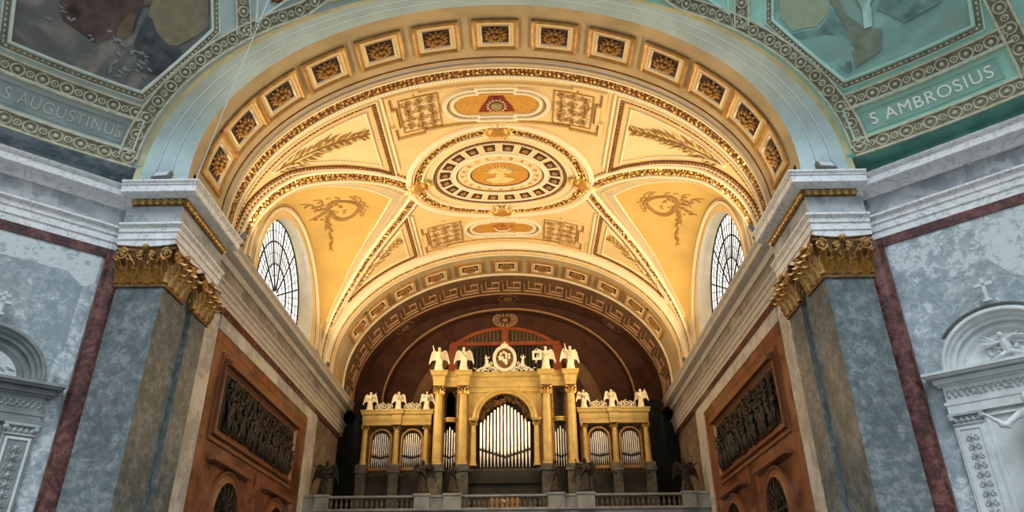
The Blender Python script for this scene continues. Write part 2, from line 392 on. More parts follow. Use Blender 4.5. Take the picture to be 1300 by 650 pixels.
def garland(P, wd, fmap, label, parent=None, closed=False, name='garland_moulding', group=None, dens=1.):
    t = thing(name, label, 'garland moulding', fmap(P[0][0], P[0][1], 0), group)
    strip(MB(), P, wd, .05, closed).map(fmap).build('band', 'brownred', t)
    g = MB(); rnd = random.Random(len(P)+int(wd*100)); k = 0
    for p, tt in even(P, wd*.36/dens, closed):
        sd = Vector((-tt.y, tt.x, 0)); k += 1
        for q in (-1, 1):
            c = p+sd*q*wd*(.08+.18*rnd.random())+tt*wd*rnd.uniform(-.12, .12)+Vector((0, 0, .06)); dr = (tt*rnd.uniform(-.3, 1)+sd*q*rnd.uniform(.2, 1)).normalized()
            g.leaf(c-dr*wd*.14, dr, wd*rnd.uniform(.34, .52), wd*rnd.uniform(.16, .26), .08)
        if k % 2: g.blob(p+sd*wd*rnd.uniform(-.2, .2)+Vector((0, 0, .09)), wd*.12, wd*.12, wd*.13, 5, 3)
    g.map(fmap).build('leaf_relief', 'goldleaf', t)
    e = MB()
    for q in (-1, 1): e.sweep(resample(P, .35, closed), [(q*wd*.5-.035, -.02), (q*wd*.5-.035, .10), (q*wd*.5+.035, .10), (q*wd*.5+.035, -.02)], closed=closed)
    e.map(fmap).build('fillet', 'ivory', t)
    return t
def spiral(cx, cy, r, turns, a0, sgn=1, n=22):
    return [(cx+r*(1-.82*i/n)*math.cos(a0+sgn*2*PI*turns*i/n), cy+r*(1-.82*i/n)*math.sin(a0+sgn*2*PI*turns*i/n), .05) for i in range(n+1)]
def scrollwork(mb, x0, x1, y0, y1, rnd, sp=.5):
    nx = max(1, round((x1-x0)/sp/1.5)); ny = max(1, round((y1-y0)/sp/1.5)); dx = (x1-x0)/nx; dy = (y1-y0)/ny
    for i in range(nx):
        for j in range(ny):
            cx = x0+dx*(i+.5); cy = y0+dy*(j+.5); r = min(dx, dy)*.42; sg = 1 if (i+j) % 2 else -1
            mb.tube(spiral(cx, cy, r, 1.5, rnd.random()*6, sg), .035, 4)
            mb.blob((cx, cy, .06), r*.28, r*.28, .06, 6, 3)
            for k in range(9):
                a = rnd.random()*2*PI; p = (cx+r*1.0*math.cos(a), cy+r*1.0*math.sin(a), .05); mb.leaf(p, (math.cos(a+.9*sg), math.sin(a+.9*sg), 0), r*.45, r*.22, .05)
    return mb
def rosette(mb, cx, cy, r, h=.02, n=8, ang=0, sx=1, sy=1):
    for k in range(n):
        a = ang+2*PI*k/n; mb.leaf((cx+.15*r*math.cos(a)*sx, cy+.15*r*math.sin(a)*sy, h+.03), (math.cos(a)*sx, math.sin(a)*sy, 0), r*.85, r*.55, r*.3)
        a += PI/n; mb.leaf((cx+.1*r*math.cos(a)*sx, cy+.1*r*math.sin(a)*sy, h+.06), (math.cos(a)*sx, math.sin(a)*sy, .1), r*.6, r*.35, r*.25)
    mb.blob((cx, cy, h+r*.3), r*.22, r*.22, r*.2, 7, 4); return mb
def islands(mb):
    par = list(range(len(mb.v)))
    def find(i):
        while par[i] != i: par[i] = par[par[i]]; i = par[i]
        return i
    for f_ in mb.f:
        for j in f_[1:]: par[find(j)] = find(f_[0])
    out = {}
    for f_ in mb.f: out.setdefault(find(f_[0]), []).append(f_)
    res = []
    for fs in out.values():
        ids = sorted({i for f_ in fs for i in f_}); mp = {i: k for k, i in enumerate(ids)}
        m_ = MB(); m_.v = [mb.v[i] for i in ids]; m_.f = [tuple(mp[i] for i in f_) for f_ in fs]; res.append(m_)
    return res
# ================================================================== LARGE STRUCTURE
st(MB().box(-40, 40, -30, 47, -1.75, -1.6), 'floor', 'floor')
# --- vault bay with two lunettes cut through it, as one ceiling
def grid(mb, us, vs_of, f, nv):
    vs = []; fs = []
    for u in us:
        a, b_ = vs_of(u)
        for j in range(nv+1): vs.append(f(u, a+(b_-a)*j/nv, 0))
    for i in range(len(us)-1):
        for j in range(nv): k = i*(nv+1)+j; fs.append((k, k+1, k+nv+2, k+nv+1))
    return mb.add(vs, fs)
S27 = BY.s_of(27.0)
def thdeg(u): return math.degrees(BY.th(u))
mb = MB()
N1 = 44
grid(mb, [-S27+2*S27*i/16 for i in range(17)], lambda u: (22.1, 35.7), BY, 24)
for sg in (-1, 1):
    us = [sg*(S27+(BY.S-S27)*(i/N1)**1.3) for i in range(N1+1)]
    grid(mb, us, lambda u: (22.1, YC-interp(thdeg(u), HT)), BY, 10)
    grid(mb, us, lambda u: (YC+interp(thdeg(u), HT), 35.7), BY, 6)
    grid(mb, [sg*(BY.S+.95*i) for i in (0, 1)], lambda u: (22.1, YC-5.7+.25), BY, 1)
    grid(mb, [sg*(BY.S+.95*i) for i in (0, 1)], lambda u: (YC+5.7-.25, 35.7), BY, 1)
st(mb, 'ceiling', 'cream')
for sd, nm in ((-1, 'left'), (1, 'right')):
    L = lun(sd); mb = MB(); us = [5.3*math.sin(PI/2*i/24) for i in range(-24, 25)]
    grid(mb, us, lambda u: (0, 5.3), L, 8); st(mb, 'ceiling_lunette_%s' % nm, 'yellow')
# --- near and far transverse arches (soffit bands)
def band(a0, a1, off=0, ext=.95, f=AR, n=60):
    S = f.S+ext; mb = MB()
    P = [-S+2*S*i/n for i in range(n+1)]
    return grid(mb, P, lambda u: (a0, a1), lambda u, v, h: f(u, v, off), 1)
trim(band(18.15, 20.9), 'archstone'); trim(band(36.4, 39.15), 'archstone')
trim(band(39.15, 41.9), 'brownband'); trim(band(41.9, 43.5, 0), 'brown')
# sloping mouldings between arch soffits and bay
def slope(y0, y1, prof, mat, n=60, ext=.95):
    mb = MB(); S = BY.S+ext; P = [-S+2*S*i/n for i in range(n+1)]; vs = []; k = len(prof)
    for u in P:
        for y, h in prof: vs.append(BY(u, y, h))
    mb.add(vs, [(i*k+j, i*k+j+1, (i+1)*k+j+1, (i+1)*k+j) for i in range(n) for j in range(k-1)]); return trim(mb, mat)
slope(0, 0, [(20.9, .30), (20.95, .38), (21.05, .38), (21.1, .27), (21.35, .22)], 'greige')
slope(0, 0, [(21.35, .22), (21.8, .14)], 'brownred')
slope(0, 0, [(21.8, .14), (21.82, .20), (21.95, .20), (21.98, .12), (22.1, .12), (22.12, 0)], 'ivory')
slope(0, 0, [(35.7, 0), (35.72, .12), (35.85, .14), (35.88, .2), (35.98, .2)], 'ivory')
slope(0, 0, [(35.98, .18), (36.25, .24)], 'brownred')
slope(0, 0, [(36.25, .3), (36.32, .36), (36.45, .36), (36.5, .29)], 'cream')
# lunette window wall, reveal and glazing
WX, WC, WZ, WR = 10.15, 29.3, 13.5, 3.45
for sd, nm in ((-1, 'left'), (1, 'right')):
    mb = MB(); n = 40; vs = []
    for i in range(n+1):            # flat wall between the lunette's edge and the window opening
        a = PI*i/n; vs.append(V(sd*9.52, YC+4.9*math.cos(a), 12.74+4.6*math.sin(a))); vs.append(V(sd*9.54, WC+3.95*math.cos(a), WZ+3.95*math.sin(a)*.9-.2))
    k = len(vs); vs += [V(sd*9.52, YC+5.75, 12.74), V(sd*9.52, YC+5.75, 11.8), V(sd*9.54, WC+3.95, 11.8), V(sd*9.52, YC-5.75, 12.74), V(sd*9.52, YC-5.75, 11.8), V(sd*9.54, WC-3.95, 11.8)]
    mb.add(vs, [(2*i, 2*i+1, 2*i+3, 2*i+2) for i in range(n)]+[(0, k, k+1, k+2, 1), (2*n, k+3, k+4, k+5, 2*n+1)])
    st(mb, 'wall_window_%s' % nm, 'cream')
    rv = MB(); vs = []
    ang = [-.55]+[PI*i/n for i in range(n+1)]+[PI+.55]
    def pt(r, x, a, zz=WZ, sq=1.):
        if a < 0: return V(sd*x, WC+r, 11.7)
        if a > PI: return V(sd*x, WC-r, 11.7)
        return V(sd*x, WC+r*math.cos(a), zz+r*math.sin(a)*sq)
    for a in ang: vs.append(pt(3.95, 9.54, a, WZ-.2, .9)); vs.append(pt(3.72, 9.85, a)); vs.append(pt(WR, WX, a))
    q = len(ang); rv.add(vs, [(3*i+j, 3*i+j+1, 3*i+3+j+1, 3*i+3+j) for i in range(q-1) for j in (0, 1)]); st(rv, 'trim_reveal_%s' % nm, 'plaster')
    st(MB().box(min(sd*9.3, sd*10.3), max(sd*9.3, sd*10.3), WC-5.8, WC+5.8, 11.7, 11.95), 'trim_sill_%s' % nm, 'beige')
    win = thing('window_%d' % (1 if sd < 0 else 2), 'half round window with radiating black glazing bars on the %s side of the vault' % nm, 'window', (sd*WX, WC, WZ)); win['kind'] = 'structure'
    g = MB(); P = [V(sd*(WX+.03), WC+WR*math.cos(PI*i/n), WZ+WR*math.sin(PI*i/n)) for i in range(n+1)]+[V(sd*(WX+.03), WC-WR, 11.7), V(sd*(WX+.03), WC+WR, 11.7)]
    g.add(P, [tuple(range(len(P)))]); g.build('glass', 'glass', win)
    b = MB(); X = WX-.02
    def arcp(r, a0=0, a1=PI, k=36): return [V(sd*X, WC+r*math.cos(a0+(a1-a0)*i/k), WZ+r*math.sin(a0+(a1-a0)*i/k)) for i in range(k+1)]
    for r, t_ in ((WR-.03, .04), (2.95, .015), (2.45, .038), (1.95, .015), (1.45, .035), (.95, .015), (.45, .015)): b.tube(arcp(r), t_, 4)
    for i in range(25):
        a = PI*i/24; r0 = .25 if i % 4 == 0 else (.95 if i % 2 == 0 else 1.45); b.tube([V(sd*X, WC+r0*math.cos(a), WZ+r0*math.sin(a)), V(sd*X, WC+WR*math.cos(a), WZ+WR*math.sin(a))], .036 if i % 4 == 0 else .017, 4)
    for y in [WC-WR+WR*2*i/12 for i in range(13)]: b.tube([V(sd*X, y, WZ), V(sd*X, y, 11.7)], .03, 4)
    b.build('glazing_bars', 'iron', win)
# --- end of the organ loft
mb = MB(); n = 48; vs = []
for i in range(n+1):
    a = PI*i/n; vs.append(V(9.2*math.cos(a), 43.5, 12.74+6.56*math.sin(a))); vs.append(V(7.75*math.cos(a), 43.5, 12.74+6.14*math.sin(a)))
mb.add(vs, [(2*i, 2*i+1, 2*i+3, 2*i+2) for i in range(n)])
st(mb, 'wall_end_ring', 'brown'); mb = MB()
for sg in (-1, 1): mb.box(min(sg*7.75, sg*7.9), max(sg*7.75, sg*7.9), 43.5, 44.4, -1.6, 12.74); mb.box(min(sg*7.75, sg*11.3), max(sg*7.75, sg*11.3), 43.45, 43.7, -1.6, 12.74)
st(mb, 'wall_end_lower', 'dkgreen')
trim(MB().sweep([V(7.75*math.cos(PI*i/n), 43.45, 12.74+6.14*math.sin(PI*i/n)) for i in range(n+1)], [(-.05, -.05), (-.05, .08), (.05, .08), (.05, -.05)], N=[V(0, -1, 0)]*(n+1)), 'brownlite')
mb = MB(); vs = []
for i in range(n+1):
    a = PI*i/n
    for r, y in ((7.75, 43.5), (7.75, 44.35)): vs.append(V(r*math.cos(a), y, 12.74+6.14*math.sin(a)))
mb.add(vs, [(2*i, 2*i+1, 2*i+3, 2*i+2) for i in range(n)]); mb.box(-8.6, 8.6, 44.3, 44.5, -1.6, 19.5); st(mb, 'wall_end', 'brown')
trim(MB().sweep([V(5.7*math.cos(PI*i/n)-.1, 44.29, 11.5+5.9*math.sin(PI*i/n)) for i in range(n+1)], [(-.4, 0), (-.4, .06), (.4, .06), (.4, 0)], N=[V(0, -1, 0)]*(n+1)), 'brownband')
# --- walls, piers and entablature
CZ = [(0.02, 9.97), (.02, 10.18), (.06, 10.2), (.06, 10.40), (.10, 10.42), (.10, 10.55), (.20, 10.62), (.20, 10.68), (0, 10.68)]
def plan_sweep(path, prof, mat, sd):
    """profile (outward, z) along a plan polyline; outward is to the left of the direction of travel on the right side"""
    P = [V(x, y, 0) for x, y in path]; mb = MB(); mb.sweep(P, prof, caps=True)
    if sd < 0: mb.v = [V(-p.x, p.y, p.z) for p in mb.v]
    return trim(mb, mat)
FR = [(0, 10.66), (0, 11.34), (-.3, 11.34), (-.3, 10.66)]
CO = [(-.3, 11.32), (.04, 11.32), (.12, 11.5), (.5, 11.5), (.5, 11.52), (.53, 11.52), (.53, 11.74), (.56, 11.74), (.56, 11.77), (.61, 11.83), (.61, 11.88), (-.6, 11.93)]
CO2 = [(-.3, 11.3), (.08, 11.3), (.12, 11.4), (.16, 11.48), (.44, 11.5), (.47, 11.52), (.47, 11.73), (.52, 11.76), (.56, 11.86), (-.6, 11.92)]
blk = [(10.78, 18.14), (9.15, 18.14), (9.15, 21.3)]
rec = [(9.32, 21.2), (9.32, 40.6)]
dia = [(DP.x+DD.x*s_, DP.y+DD.y*s_) for s_ in (9, 0, -.6)]
def rev(p): return [(a, b_) for a, b_ in p]
for sd in (1, -1):
    nm = 'left' if sd < 0 else 'right'
    # travelling from the diagonal towards the nave end the free side is on the left (right pier)
    lp = lambda prof: prof
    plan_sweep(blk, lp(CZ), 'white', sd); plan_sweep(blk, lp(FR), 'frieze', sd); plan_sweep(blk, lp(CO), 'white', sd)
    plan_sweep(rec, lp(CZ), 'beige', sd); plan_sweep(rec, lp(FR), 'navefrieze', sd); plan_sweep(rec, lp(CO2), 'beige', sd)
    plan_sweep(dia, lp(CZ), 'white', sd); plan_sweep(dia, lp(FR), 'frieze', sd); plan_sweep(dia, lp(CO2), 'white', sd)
    D = diagm(sd); mb = MB()
    mb.box(-.8, 10, -1.6, 10.0, -.5, 0).map(D); st(mb, 'wall_diagonal_%s' % nm, 'wallblue')
    mb = MB().box(-.35, 10, 9.70, 9.975, 0, .04).map(D); trim(mb, 'red')
    mb = MB().box(-.75, .2, -1.6, 9.97, 0, .16).map(D)
    mb2 = MB().tube([(10.78, 18.3, -1.6), (10.78, 18.3, 9.8)], .30, 16); mb2.v = [V(sd*p.x, p.y, p.z) for p in mb2.v]; trim(mb2, 'red')
    # pier core and nave wall
    mb = MB().box(9.28, 9.5, 19.3, 20.1, -1.6, 9.98); mb.v = [V(sd*p.x, p.y, p.z) for p in mb.v]; trim(mb, 'pilaster')
    mb = MB().box(9.17, 10.4, 18.3, 21.28, 9.98, 11.45); mb.v = [V(sd*p.x, p.y, p.z) for p in mb.v]; trim(mb, 'navefrieze')
    mb = MB().box(9.2, 11.6, 18.45, 18.6, 11.85, 12.7); mb.v = [V(sd*p.x, p.y, p.z) for p in mb.v]; trim(mb, 'slateL' if sd < 0 else 'slateR')
    mb = MB().box(9.345, 12, 18.6, 22.5, -1.6, 11.6); mb.box(9.3, 11.5, 22.5, 33.75, 9.22, 9.975); mb.box(9.3, 11.5, 33.75, 35.3, -1.6, 9.975)
    mb.v = [V(sd*p.x, p.y, p.z) for p in mb.v]; st(mb, 'wall_%s' % nm, 'palestrip')
    mb = MB().box(9.36, 11.5, 35.3, 40.0, -1.6, 9.975); mb.v = [V(sd*p.x, p.y, p.z) for p in mb.v]; st(mb, 'wall_%s_rear' % nm, 'reardark')
    mb = MB().box(9.4, 11.5, 22.5, 40.6, 9.9, 11.8); mb.v = [V(sd*p.x, p.y, p.z) for p in mb.v]; trim(mb, 'navefrieze')
    mb = MB().box(9.25, 9.35, 22.0, 40.0, 9.73, 9.97); mb.v = [V(sd*p.x, p.y, p.z) for p in mb.v]; trim(mb, 'red')
    mb = MB().box(11.2, 11.4, 39.5, 47, -1.6, 13); mb.box(9.3, 11.4, 40.6, 43.6, 11.9, 12.1); mb.v = [V(sd*p.x, p.y, p.z) for p in mb.v]; st(mb, 'wall_%s_recess' % nm, 'dkgreen')
    mb = MB().box(9.33, 11.4, 22.5, 33.75, -1.6, 9.22); mb.v = [V(sd*p.x, p.y, p.z) for p in mb.v]; st(mb, 'wall_%s_panel' % nm, 'orange')
# --- blue-grey outer order of the arch, and the pendentives
def outer(t):                      # outer edge of the blue order, on the plane y = 17.4
    if abs(t) > PI/2: return V(math.copysign(10.0, t), 17.4-.55*(t/(PI/2))**2, 12.15-(abs(t)-PI/2)*8)
    return V(10.0*math.sin(t), 17.4-.55*(t/(PI/2))**2, 12.15+7.28*math.cos(t))
def azel(p):
    q = p-SC; return math.degrees(math.atan2(q.x, q.y)), math.degrees(math.asin(q.z/q.length))
for q, (w0, w1, mt_) in enumerate([(0, .31, 'bluepaint'), (.31, .335, 'tealdkL'), (.335, .60, 'bluepaint'), (.60, .625, 'tealdkL'), (.625, .88, 'bluepaint'), (.88, 1., 'olive')]):
    mb = MB(); n = 70; vs = []
    for i in range(n+1):
        t = (-1.66+3.32*i/n); s_ = AR.s_of(min(90, math.degrees(abs(t))))*(1 if t > 0 else -1)
        if abs(t) > PI/2: s_ = (AR.S+(abs(t)-PI/2)*8)*(1 if t > 0 else -1)
        A = AR(s_, 18.15, 0); B = sph(*azel(outer(t)))
        for w_ in (w0, w1):
            p = A.lerp(B, w_); o = -.015 if q in (1, 3) else 0
            vs.append(p+V(0, -o, -o*.3))
    mb.add(vs, [(2*i, 2*i+1, 2*i+3, 2*i+2) for i in range(n)]); trim(mb, mt_)
EDGE = [azel(outer(PI/2*i/40)) for i in range(-40, 44)]
EDR = sorted([(e, a) for a, e in EDGE if a >= 0])
for sd in (-1, 1):
    mb = MB(); vs = []; k = 0; n = 16
    els = [7.3+i*.8 for i in range(38)]
    for e_ in els:
        a0 = interp(e_, EDR) if e_ < EDR[-1][0] else 0
        for j in range(n+1): vs.append(sph(sd*(a0+(85-a0)*(j/n)**1.2), e_)); 
        k += 1
    mb.add(vs, [(i*(n+1)+j, i*(n+1)+j+1, (i+1)*(n+1)+j+1, (i+1)*(n+1)+j) for i in range(k-1) for j in range(n)])
    st(mb, 'ceiling_pendentive_%s' % ('left' if sd < 0 else 'right'), 'tealL' if sd < 0 else 'tealR')
# ================================================================== ORNAMENT OF THE VAULT
SX = -.1
# 13 coffers of the near arch
def coffer(u, y, hw, hy, f, label, group, rose=True):
    t = thing('ceiling_coffer', label, 'coffer', f(u, y, 0), group)
    P = lambda k: [(u-hw*k, y-hy*k), (u+hw*k, y-hy*k), (u+hw*k, y+hy*k), (u-hw*k, y+hy*k)]
    q = .045
    MB().sweep(resample(P(1), .35, True), [(-.02, -.02), (-.02, .10), (.05, .13), (.10, .10), (.13, .05), (.13, -.02)], closed=True).map(f).build('outer_frame', 'coffergilt', t)
    i = [(u-hw+.13, y-hy+.13), (u+hw-.13, y-hy+.13), (u+hw-.13, y+hy-.13), (u-hw+.13, y+hy-.13)]
    MB().sweep(resample(i, .3, True), [(0, .05), (.16, .04)], closed=True).map(f).build('flat_border', 'cream', t)
    i = [(u-hw+.29, y-hy+.27), (u+hw-.29, y-hy+.27), (u+hw-.29, y+hy-.27), (u-hw+.29, y+hy-.27)]
    MB().sweep(resample(i, .3, True), [(-.02, .02), (0, .08), (.05, .03), (.05, 0)], closed=True).map(f).build('inner_frame', 'ivory', t)
    n = 4; mb = MB(); grid(mb, [u-hw+.3+(2*hw-.6)*k/n for k in range(n+1)], lambda _: (y-hy+.28, y+hy-.28), lambda a, b_, h: f(a, b_, .012), 2); mb.build('ground', 'darkbrown', t)
    if rose:
        rr = MB(); rosette(rr, u, y, .95, 0, 12); [rr.blob((u+.62*math.cos(2*PI*k_/12+.2), y+.62*math.sin(2*PI*k_/12+.2), .22), .17, .17, .2, 6, 4) for k_ in range(12)]; [rr.blob((u+.34*math.cos(2*PI*k_/7), y+.34*math.sin(2*PI*k_/7), .42), .14, .14, .2, 6, 4) for k_ in range(7)]; rr.v = [V(u+(p.x-u)*(hw-.33), y+(p.y-y)*(hy-.32), p.z*.42+.02) for p in rr.v]; rr.map(f).build('rosette', 'coffergilt', t)
    return t
US = [0, 2.135, 4.2, 6.22, 8.1, 9.79, 11.42]
for i in range(-6, 7):
    u = US[abs(i)]*(1 if i >= 0 else -1)
    side = 'topmost coffer at the crown' if i == 0 else '%s coffer %s of the crown' % (ORD[abs(i)-1], 'left' if i < 0 else 'right')
    coffer(u, 19.5, .82, .72, AR, 'gilt framed rosette coffer of the wide front arch, %s' % side, 'rosette coffers of the front arch')
UF = [0, 2.14, 4.2, 6.18, 8.02, 9.51]
for i in range(-5, 6):
    u = UF[abs(i)]*(1 if i >= 0 else -1)
    side = 'at the crown' if i == 0 else '%s %s of the crown' % (ORD[abs(i)-1], 'left' if i < 0 else 'right')
    coffer(u, 38.0, .80, .70, AR, 'small coffer of the rear arch above the organ, %s' % side, 'coffers of the rear arch')
# thin dark and gilt lines on the arches
def archline(f, y, wd, h, mat, d=.5):
    S = f.S+.9; trim(strip(MB(), [(-S, y), (S, y)], wd, h, d=d).map(f), mat)
archline(AR, 36.62, .12, .05, 'ivory'); archline(AR, 39.12, .16, .08, 'ivory'); archline(AR, 41.88, .14, .06, 'brownlite'); archline(AR, 20.7, .06, .03, 'brownred')
# Greek key band
t = thing('greek_key_band', 'brown band of Greek key meander on the soffit behind the rear arch coffers', 'ceiling band', AR(0, 40.5))
mb = MB(); key = [(0, 0), (0, 1.5), (1.1, 1.5), (1.1, .5), (.6, .5), (.6, 1.0)]; k2 = [(1.5, 1.5), (1.5, 0)]
u = -13.2
while u < 12.6:
    for P_ in ([(0, .1), (0, 1.2), (.8, 1.2), (.8, .5), (.4, .5), (.4, .85)], [(1.05, 1.5), (1.05, .5)], [(-.25, 1.55), (.85, 1.55)]):
        strip(mb, [(u+a, 39.7+b_*1.1) for a, b_ in P_], .10, .07, d=.4)
    u += 1.32
mb.map(AR).build('meander', 'brownlite', t)
# garland mouldings across the vault
S_ = BY.S+.9
def line(y, n=80, S=S_): return [(-S+2*S*i/n, y) for i in range(n+1)]
def offs(h): return lambda u, v, z=0: BY(u, v, z+h)
garland(line(21.55), .50, offs(.17), 'gilded leaf garland along the inner edge of the wide front arch')
garland(line(36.12), .30, offs(.2), 'narrow gilded garland edging the rear arch', dens=.8)
trim(beads(MB(), line(21.9), .14, .035, h=.21).map(BY), 'brownred')
# groin garlands: four ribs meeting at the oval's sides
def groin(sd, q, off=0, n=30, t0=27.0):
    P = []
    for i in range(n+1):
        th = t0+(90-t0)*(i/n)**1.2; s_ = BY.s_of(min(th, 89.99))*sd; P.append((s_, YC+q*interp(th, HT)))
    P.append((sd*(BY.S+.9), P[-1][1]-q*.0)); out = []
    for i, p in enumerate(P):
        a = P[max(0, i-1)]; b_ = P[min(len(P)-1, i+1)]; tx, ty = b_[0]-a[0], b_[1]-a[1]; l = math.hypot(tx, ty); nx, ny = -ty/l, tx/l
        if ny*q < 0: nx, ny = -nx, -ny
        out.append((p[0]+nx*off, p[1]+ny*off))
    return out
for sd in (-1, 1):
    for q in (-1, 1):
        nm = ('left' if sd < 0 else 'right'); dn = ('nearer' if q < 0 else 'farther')
        garland(groin(sd, q, .27), .46, BY, 'gilded garland rib curving from the oval to the %s side, %s side of the window vault' % (nm, dn), group='garland ribs of the window vaults')
        trim(strip(MB(), groin(sd, q, .55), .16, .10).map(BY), 'ivory')
        trim(strip(MB(), groin(sd, q, .0), .14, .13).map(BY), 'ivory')
        trim(beads(MB(), groin(sd, q, .72), .2, .05).map(BY), 'brownred')
# lunette borders: pale grey-beige margin, white line, arch moulding over the window
for sd in (-1, 1):
    L = lun(sd); nm = 'left' if sd < 0 else 'right'
    def edge(w_, k=1.0, n=40): return [(5.3*k*math.sin(PI/2*i/n), w_) for i in range(-n, n+1)]
    mb = MB(); grid(mb, [p[0] for p in edge(0)], lambda u: (4.35+.0*abs(u), 5.3), lambda u, v, h: L(u, v, .02), 3); trim(mb, 'greige')
    P = [(x, 4.3-.03*abs(x)) for x, _ in edge(0, .955)]
    trim(MB().sweep(P_ := [Vector((*p, 0)) for p in P], half(.10, .06)).map(L), 'ivory')
    trim(MB().sweep([V(x*.985, 4.85, 0) for x, _ in edge(0)], half(.08, .07)).map(L), 'cream')
    arc = [V(sd*9.5, YC+4.75*math.cos(PI*i/48), 12.74+4.45*math.sin(PI*i/48)) for i in range(49)]
    for o, wd, h, mt_ in ((0, .12, .14, 'ivory'), (-.28, .36, .07, 'greige'), (-.52, .10, .12, 'ivory'), (-.72, .28, .03, 'yellow')):
        trim(MB().sweep(arc, [(o*-1-wd/2, 0), (-o-wd/2, h), (-o+wd/2, h), (-o+wd/2, 0)] if sd > 0 else [(o-wd/2, 0), (o-wd/2, h), (o+wd/2, h), (o+wd/2, 0)], N=[V(-sd, 0, 0)]*49), mt_)
    # painted wreath with ribbons and a hanging spray
    t = thing('painted_wreath', 'brown painted laurel wreath with fluttering ribbons on the yellow %s window vault' % nm, 'painted ornament', L(-.1, 2, 0))
    mb = MB(); rnd = random.Random(3)
    cx, cy = -.15, 2.15
    for i in range(70):
        a = 2*PI*i/70; r = .78; p = (cx+r*math.cos(a)*1.05, cy+r*math.sin(a)*.85, .03)
        for q in (-1, 1): mb.leaf(p, (-math.sin(a)+q*.5*math.cos(a), math.cos(a)+q*.5*math.sin(a), 0), .26, .11, .03)
    mb.map(L).build('wreath', 'paintleaf', t)
    mb = MB()
    for y0, v0, dx, dv, wv in ((-.6, 1.35, -1.15, .35, .16), (-.6, 1.25, -1.1, -.45, .16), (-.3, 1.3, .5, -.75, .14), (-.5, 1.4, -.9, 1.2, .14), (-.1, 1.3, 1.3, -.1, .12)):
        mb.tube([(y0+dx*k/20+wv*math.sin(k*.9)*.8, v0+dv*k/20+wv*math.cos(k*1.1), .03) for k in range(21)], [.055*(1-.5*k/20) for k in range(21)], 4, flat=.5)
    mb.map(L).build('ribbon', 'paintleaf', t)
    mb = MB()
    for k in range(34):
        f_ = k/34; p = (.1+2.3*f_+.05*math.sin(k), 1.25+.3*f_, .03); a = rnd.random()*6
        mb.leaf(p, (1, rnd.uniform(-1, 1), 0), .26, .1, .03); 
    for k in range(40): mb.leaf((cx+rnd.gauss(-.5, .45), cy-.4+rnd.gauss(0, .45), .03), (rnd.uniform(-1, 1), rnd.uniform(-1, 1), 0), .22, .1, .03)
    for k in range(30): f_ = k/30; mb.leaf((-1.2+1.9*f_, 3.1-.1*f_+.12*math.sin(k*2), .03), (1, rnd.uniform(-1, 1), 0), .2, .08, .02)
    mb.map(L).build('leaves', 'paintleaf', t)
# central oval
t = thing('ceiling_medallion', 'great oval medallion at the centre of the gilded vault with rings of small coffers', 'ceiling medallion', BY(SX, 28.85))
cy = 28.85
def ring(rx, ry, wd, h, mat, name, prof=None, n=96):
    return MB().sweep([V(*p, 0) for p in ell(SX, cy, rx, ry, n)], prof or half(wd, h), closed=True).map(BY).build(name, mat, t)
def disc(rx, ry, h, mat, name, n=64):
    mb = MB(); vs = [V(SX, cy, h)]; fs = []
    for k in (1, 2, 3, 4):
        for i in range(n): a = 2*PI*i/n; vs.append(V(SX+rx*k/4*math.cos(a), cy+ry*k/4*math.sin(a), h))
    for i in range(n):
        j = (i+1) % n; fs.append((0, 1+i, 1+j))
        for k in range(3): fs.append((1+k*n+i, 1+(k+1)*n+i, 1+(k+1)*n+j, 1+k*n+j))
    return mb.add(vs, fs).map(BY).build(name, mat, t)
ring(4.40, 3.78, .26, .16, 'ivory', 'outer_moulding'); ring(4.18, 3.55, .08, .12, 'cream', 'fillet')
ring(3.72, 3.1, .10, .14, 'ivory', 'fillet'); disc(3.68, 3.05, .015, 'creampale', 'ground')
ring(3.12, 2.55, .13, .07, 'brownred', 'bead_ring'); ring(3.26, 2.69, .05, .08, 'ivory', 'fillet'); ring(3.0, 2.43, .05, .07, 'ivory', 'fillet')
beads(MB(), ell(SX, cy, 3.12, 2.55, 96), .17, .05, True, h=.08).map(BY).build('beads', 'gold', t)
ring(2.22, 1.66, .20, .13, 'ivory', 'inner_moulding'); ring(2.06, 1.52, .05, .05, 'brownred', 'fillet')
ring(1.50, 1.12, .14, .11, 'ivory', 'inner_moulding'); ring(1.39, 1.02, .05, .06, 'brownred', 'fillet')
disc(1.36, .99, .035, 'ochre', 'painted_field')
mb = MB(); mr_ = MB()
for i in range(20):
    a = 2*PI*(i+.5)/20; a2 = a
    c = V(SX+2.64*math.cos(a), cy+2.07*math.sin(a), 0); ra = V(math.cos(a)*2.07, math.sin(a)*2.64, 0).normalized(); ta = V(-ra.y, ra.x, 0)
    pp = MB(); P_ = [c+ra*x+ta*y for x, y in ((-.28, -.25), (.28, -.31), (.28, .31), (-.28, .25))]
    cf = MB().sweep(P_, [(-.02, 0), (-.02, .06), (.025, .03)], closed=True).map(BY).build('small_coffer', 'ivory', t)
    MB().add([p+V(0, 0, .025) for p in P_], [(0, 1, 2, 3)]).map(BY).build('ground', 'darkbrown', cf)
    rosette(MB(), c.x, c.y, .17, .03, 6).map(BY).build('rosette', 'coffergilt', cf)
for i in range(20):
    a = 2*PI*i/20; rosette(mr_, SX+1.78*math.cos(a), cy+1.32*math.sin(a), .11, .02, 5)
mr_.map(BY).build('flower_studs', 'gold', t)
